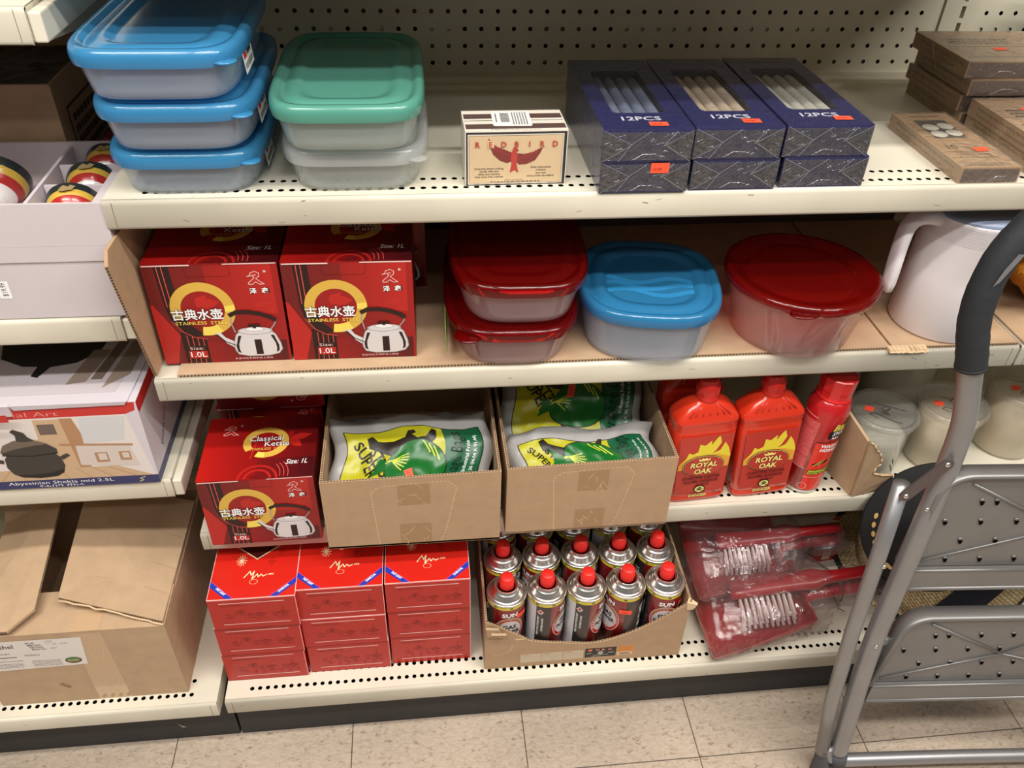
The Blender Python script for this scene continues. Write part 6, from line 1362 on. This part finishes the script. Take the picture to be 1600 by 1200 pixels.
def tread(y0, y1, xl0, xl1, xr, lipx, label=None):
    """panel between y0 (lip) and y1 (rounded rim); left edge runs from xl0 at the bottom to xl1 at the top"""
    w2 = LW-xl1
    path = [L3(xl0, y0+.002, .004)]
    rc = .045
    for k in range(11):
        a = PI-k*PI/20; path.append(L3(xl1+rc+rc*math.cos(a), y1-rc+rc*math.sin(a), .012))
    right = [L3(LW-p.x, p.y, p.z) for p in path][::-1]; full = path+right
    mb = MB(); rings = []
    for i, p in enumerate(full):
        tdir = (full[min(i+1, len(full)-1)]-full[max(i-1, 0)]); tdir.z = 0; tdir.normalize(); N = Vector((tdir.y, -tdir.x, 0))
        c = p.copy(); z0, z1 = c.z-.022, c.z+.004
        rings.append([L3(c.x, c.y, z0), L3(c.x, c.y, z1-.004)-N*0, L3(c.x, c.y, z1-.002)+N*.0015, L3(c.x, c.y, z1)+N*.004, L3(c.x, c.y, z1-.002)+N*.0075, L3(c.x, c.y, z1-.006)+N*.0078, L3(c.x, c.y, z0)+N*.006])
    mb.loft([[q_ for q_ in r_[::-1]] for r_ in rings], SIL2, True)
    tr = mb.build('tread_rim', t)
    mb = MB(); inner = [L3(p.x, p.y, 0) for p in full]; ctr_ = L3(LW/2, (y0+y1)/2, 0)
    front = [ctr_+(p-ctr_)*.985+L3(0,0,-.002+.010*(p.y-y0)/(y1-y0)) for p in inner]; back = [p-L3(0,0,.002) for p in front]; n_ = len(front)
    mb.add(front+back, [tuple(range(n_))[::-1], tuple(range(n_, 2*n_))]+[(i, (i+1) % n_, (i+1) % n_+n_, i+n_) for i in range(n_)], SIL2)
    zz = lambda y: -.0015+.010*(y-y0)/(y1-y0)
    ym = y0+(y1-y0)*.42; xm = LW*.5
    for a, b_ in (((xl0+.02, y0+.012), (xm, ym)), ((xm, ym), (LW-xl0-.02, y0+.012)), ((xm, ym), (xl1+.05, y1-.02)), ((xm, ym), (LW-xl1-.05, y1-.02))):
        mb.tube([L3(a[0], a[1], zz(a[1])), L3(b_[0], b_[1], zz(b_[1]))], .0035, SIL2, 8, squash=.5)
    HO = mat((12, 12, 12), .9, spec=0., kind='punched_hole')
    hy = (y1-y0)
    pts = []
    for r_ in range(4):
        yy = y0+hy*(.09+.205*r_)
        for c_ in range(7):
            xx = xl0+.062-.012*r_+c_*.051+(.022*(r_ % 2))
            if r_ == 3 and c_ < 1: xx += .03
            if xx < LW-.06: pts.append((xx, yy))
    for xx, yy in pts:
        z = zz(yy)+.0009; P_ = lambda a, b_: L3(xx+a, yy+b_, z)
        mb.add([P_(-.0032,.002), P_(-.001,-.0045), P_(.0026,-.0048), P_(.0042,.001), P_(.002,.0022)], [(0,1,2,3,4)], HO)
        mb.lathe([(.0040, .0), (.0034, .0012), (.0008, .0016)], SIL2, 10, (xx-.0004, yy+.0045, zz(yy)), sy=.6)
    mb.build('tread_panel', tr)
    mb = MB(); lx0, lx1 = lipx
    mb.hexa([(lx0,y0-.038,.000),(lx1-.012,y0-.038,.000),(lx1,y0,-.006),(lx0,y0,-.006),(lx0,y0-.038,.003),(lx1-.012,y0-.038,.003),(lx1,y0,.0065),(lx0,y0,.0065)], SIL2)
    mb.tube([(lx0,y0-.038,.002), (lx1-.014,y0-.038,.002), (lx1-.004,y0-.033,.002), (lx1+.006,y0-.004,.003)], .0036, SIL2, 10); mb.tube([(lx0,y0,.005), (lx1,y0,.005)], .0026, SIL2, 8); mb.build('front_lip', tr)
    return tr
tread(.486, .665, .000, .005, .42, (.012, .215)); tread(.236, .398, .012, .026, .42, (.020, .40))
for yy, x0 in ((.606, .014), (.330, .004)):
    mb = MB(); mb.tube([L3(x0,yy,-.008), L3(x0+.034,yy,-.008)], .0100, SILVER, 18); mb.build('pivot_sleeve', t)
    mb = MB(); mb.tube([L3(LW-x0,yy,-.008), L3(LW-x0-.034,yy,-.008)], .0100, SILVER, 18); mb.build('pivot_sleeve', t)
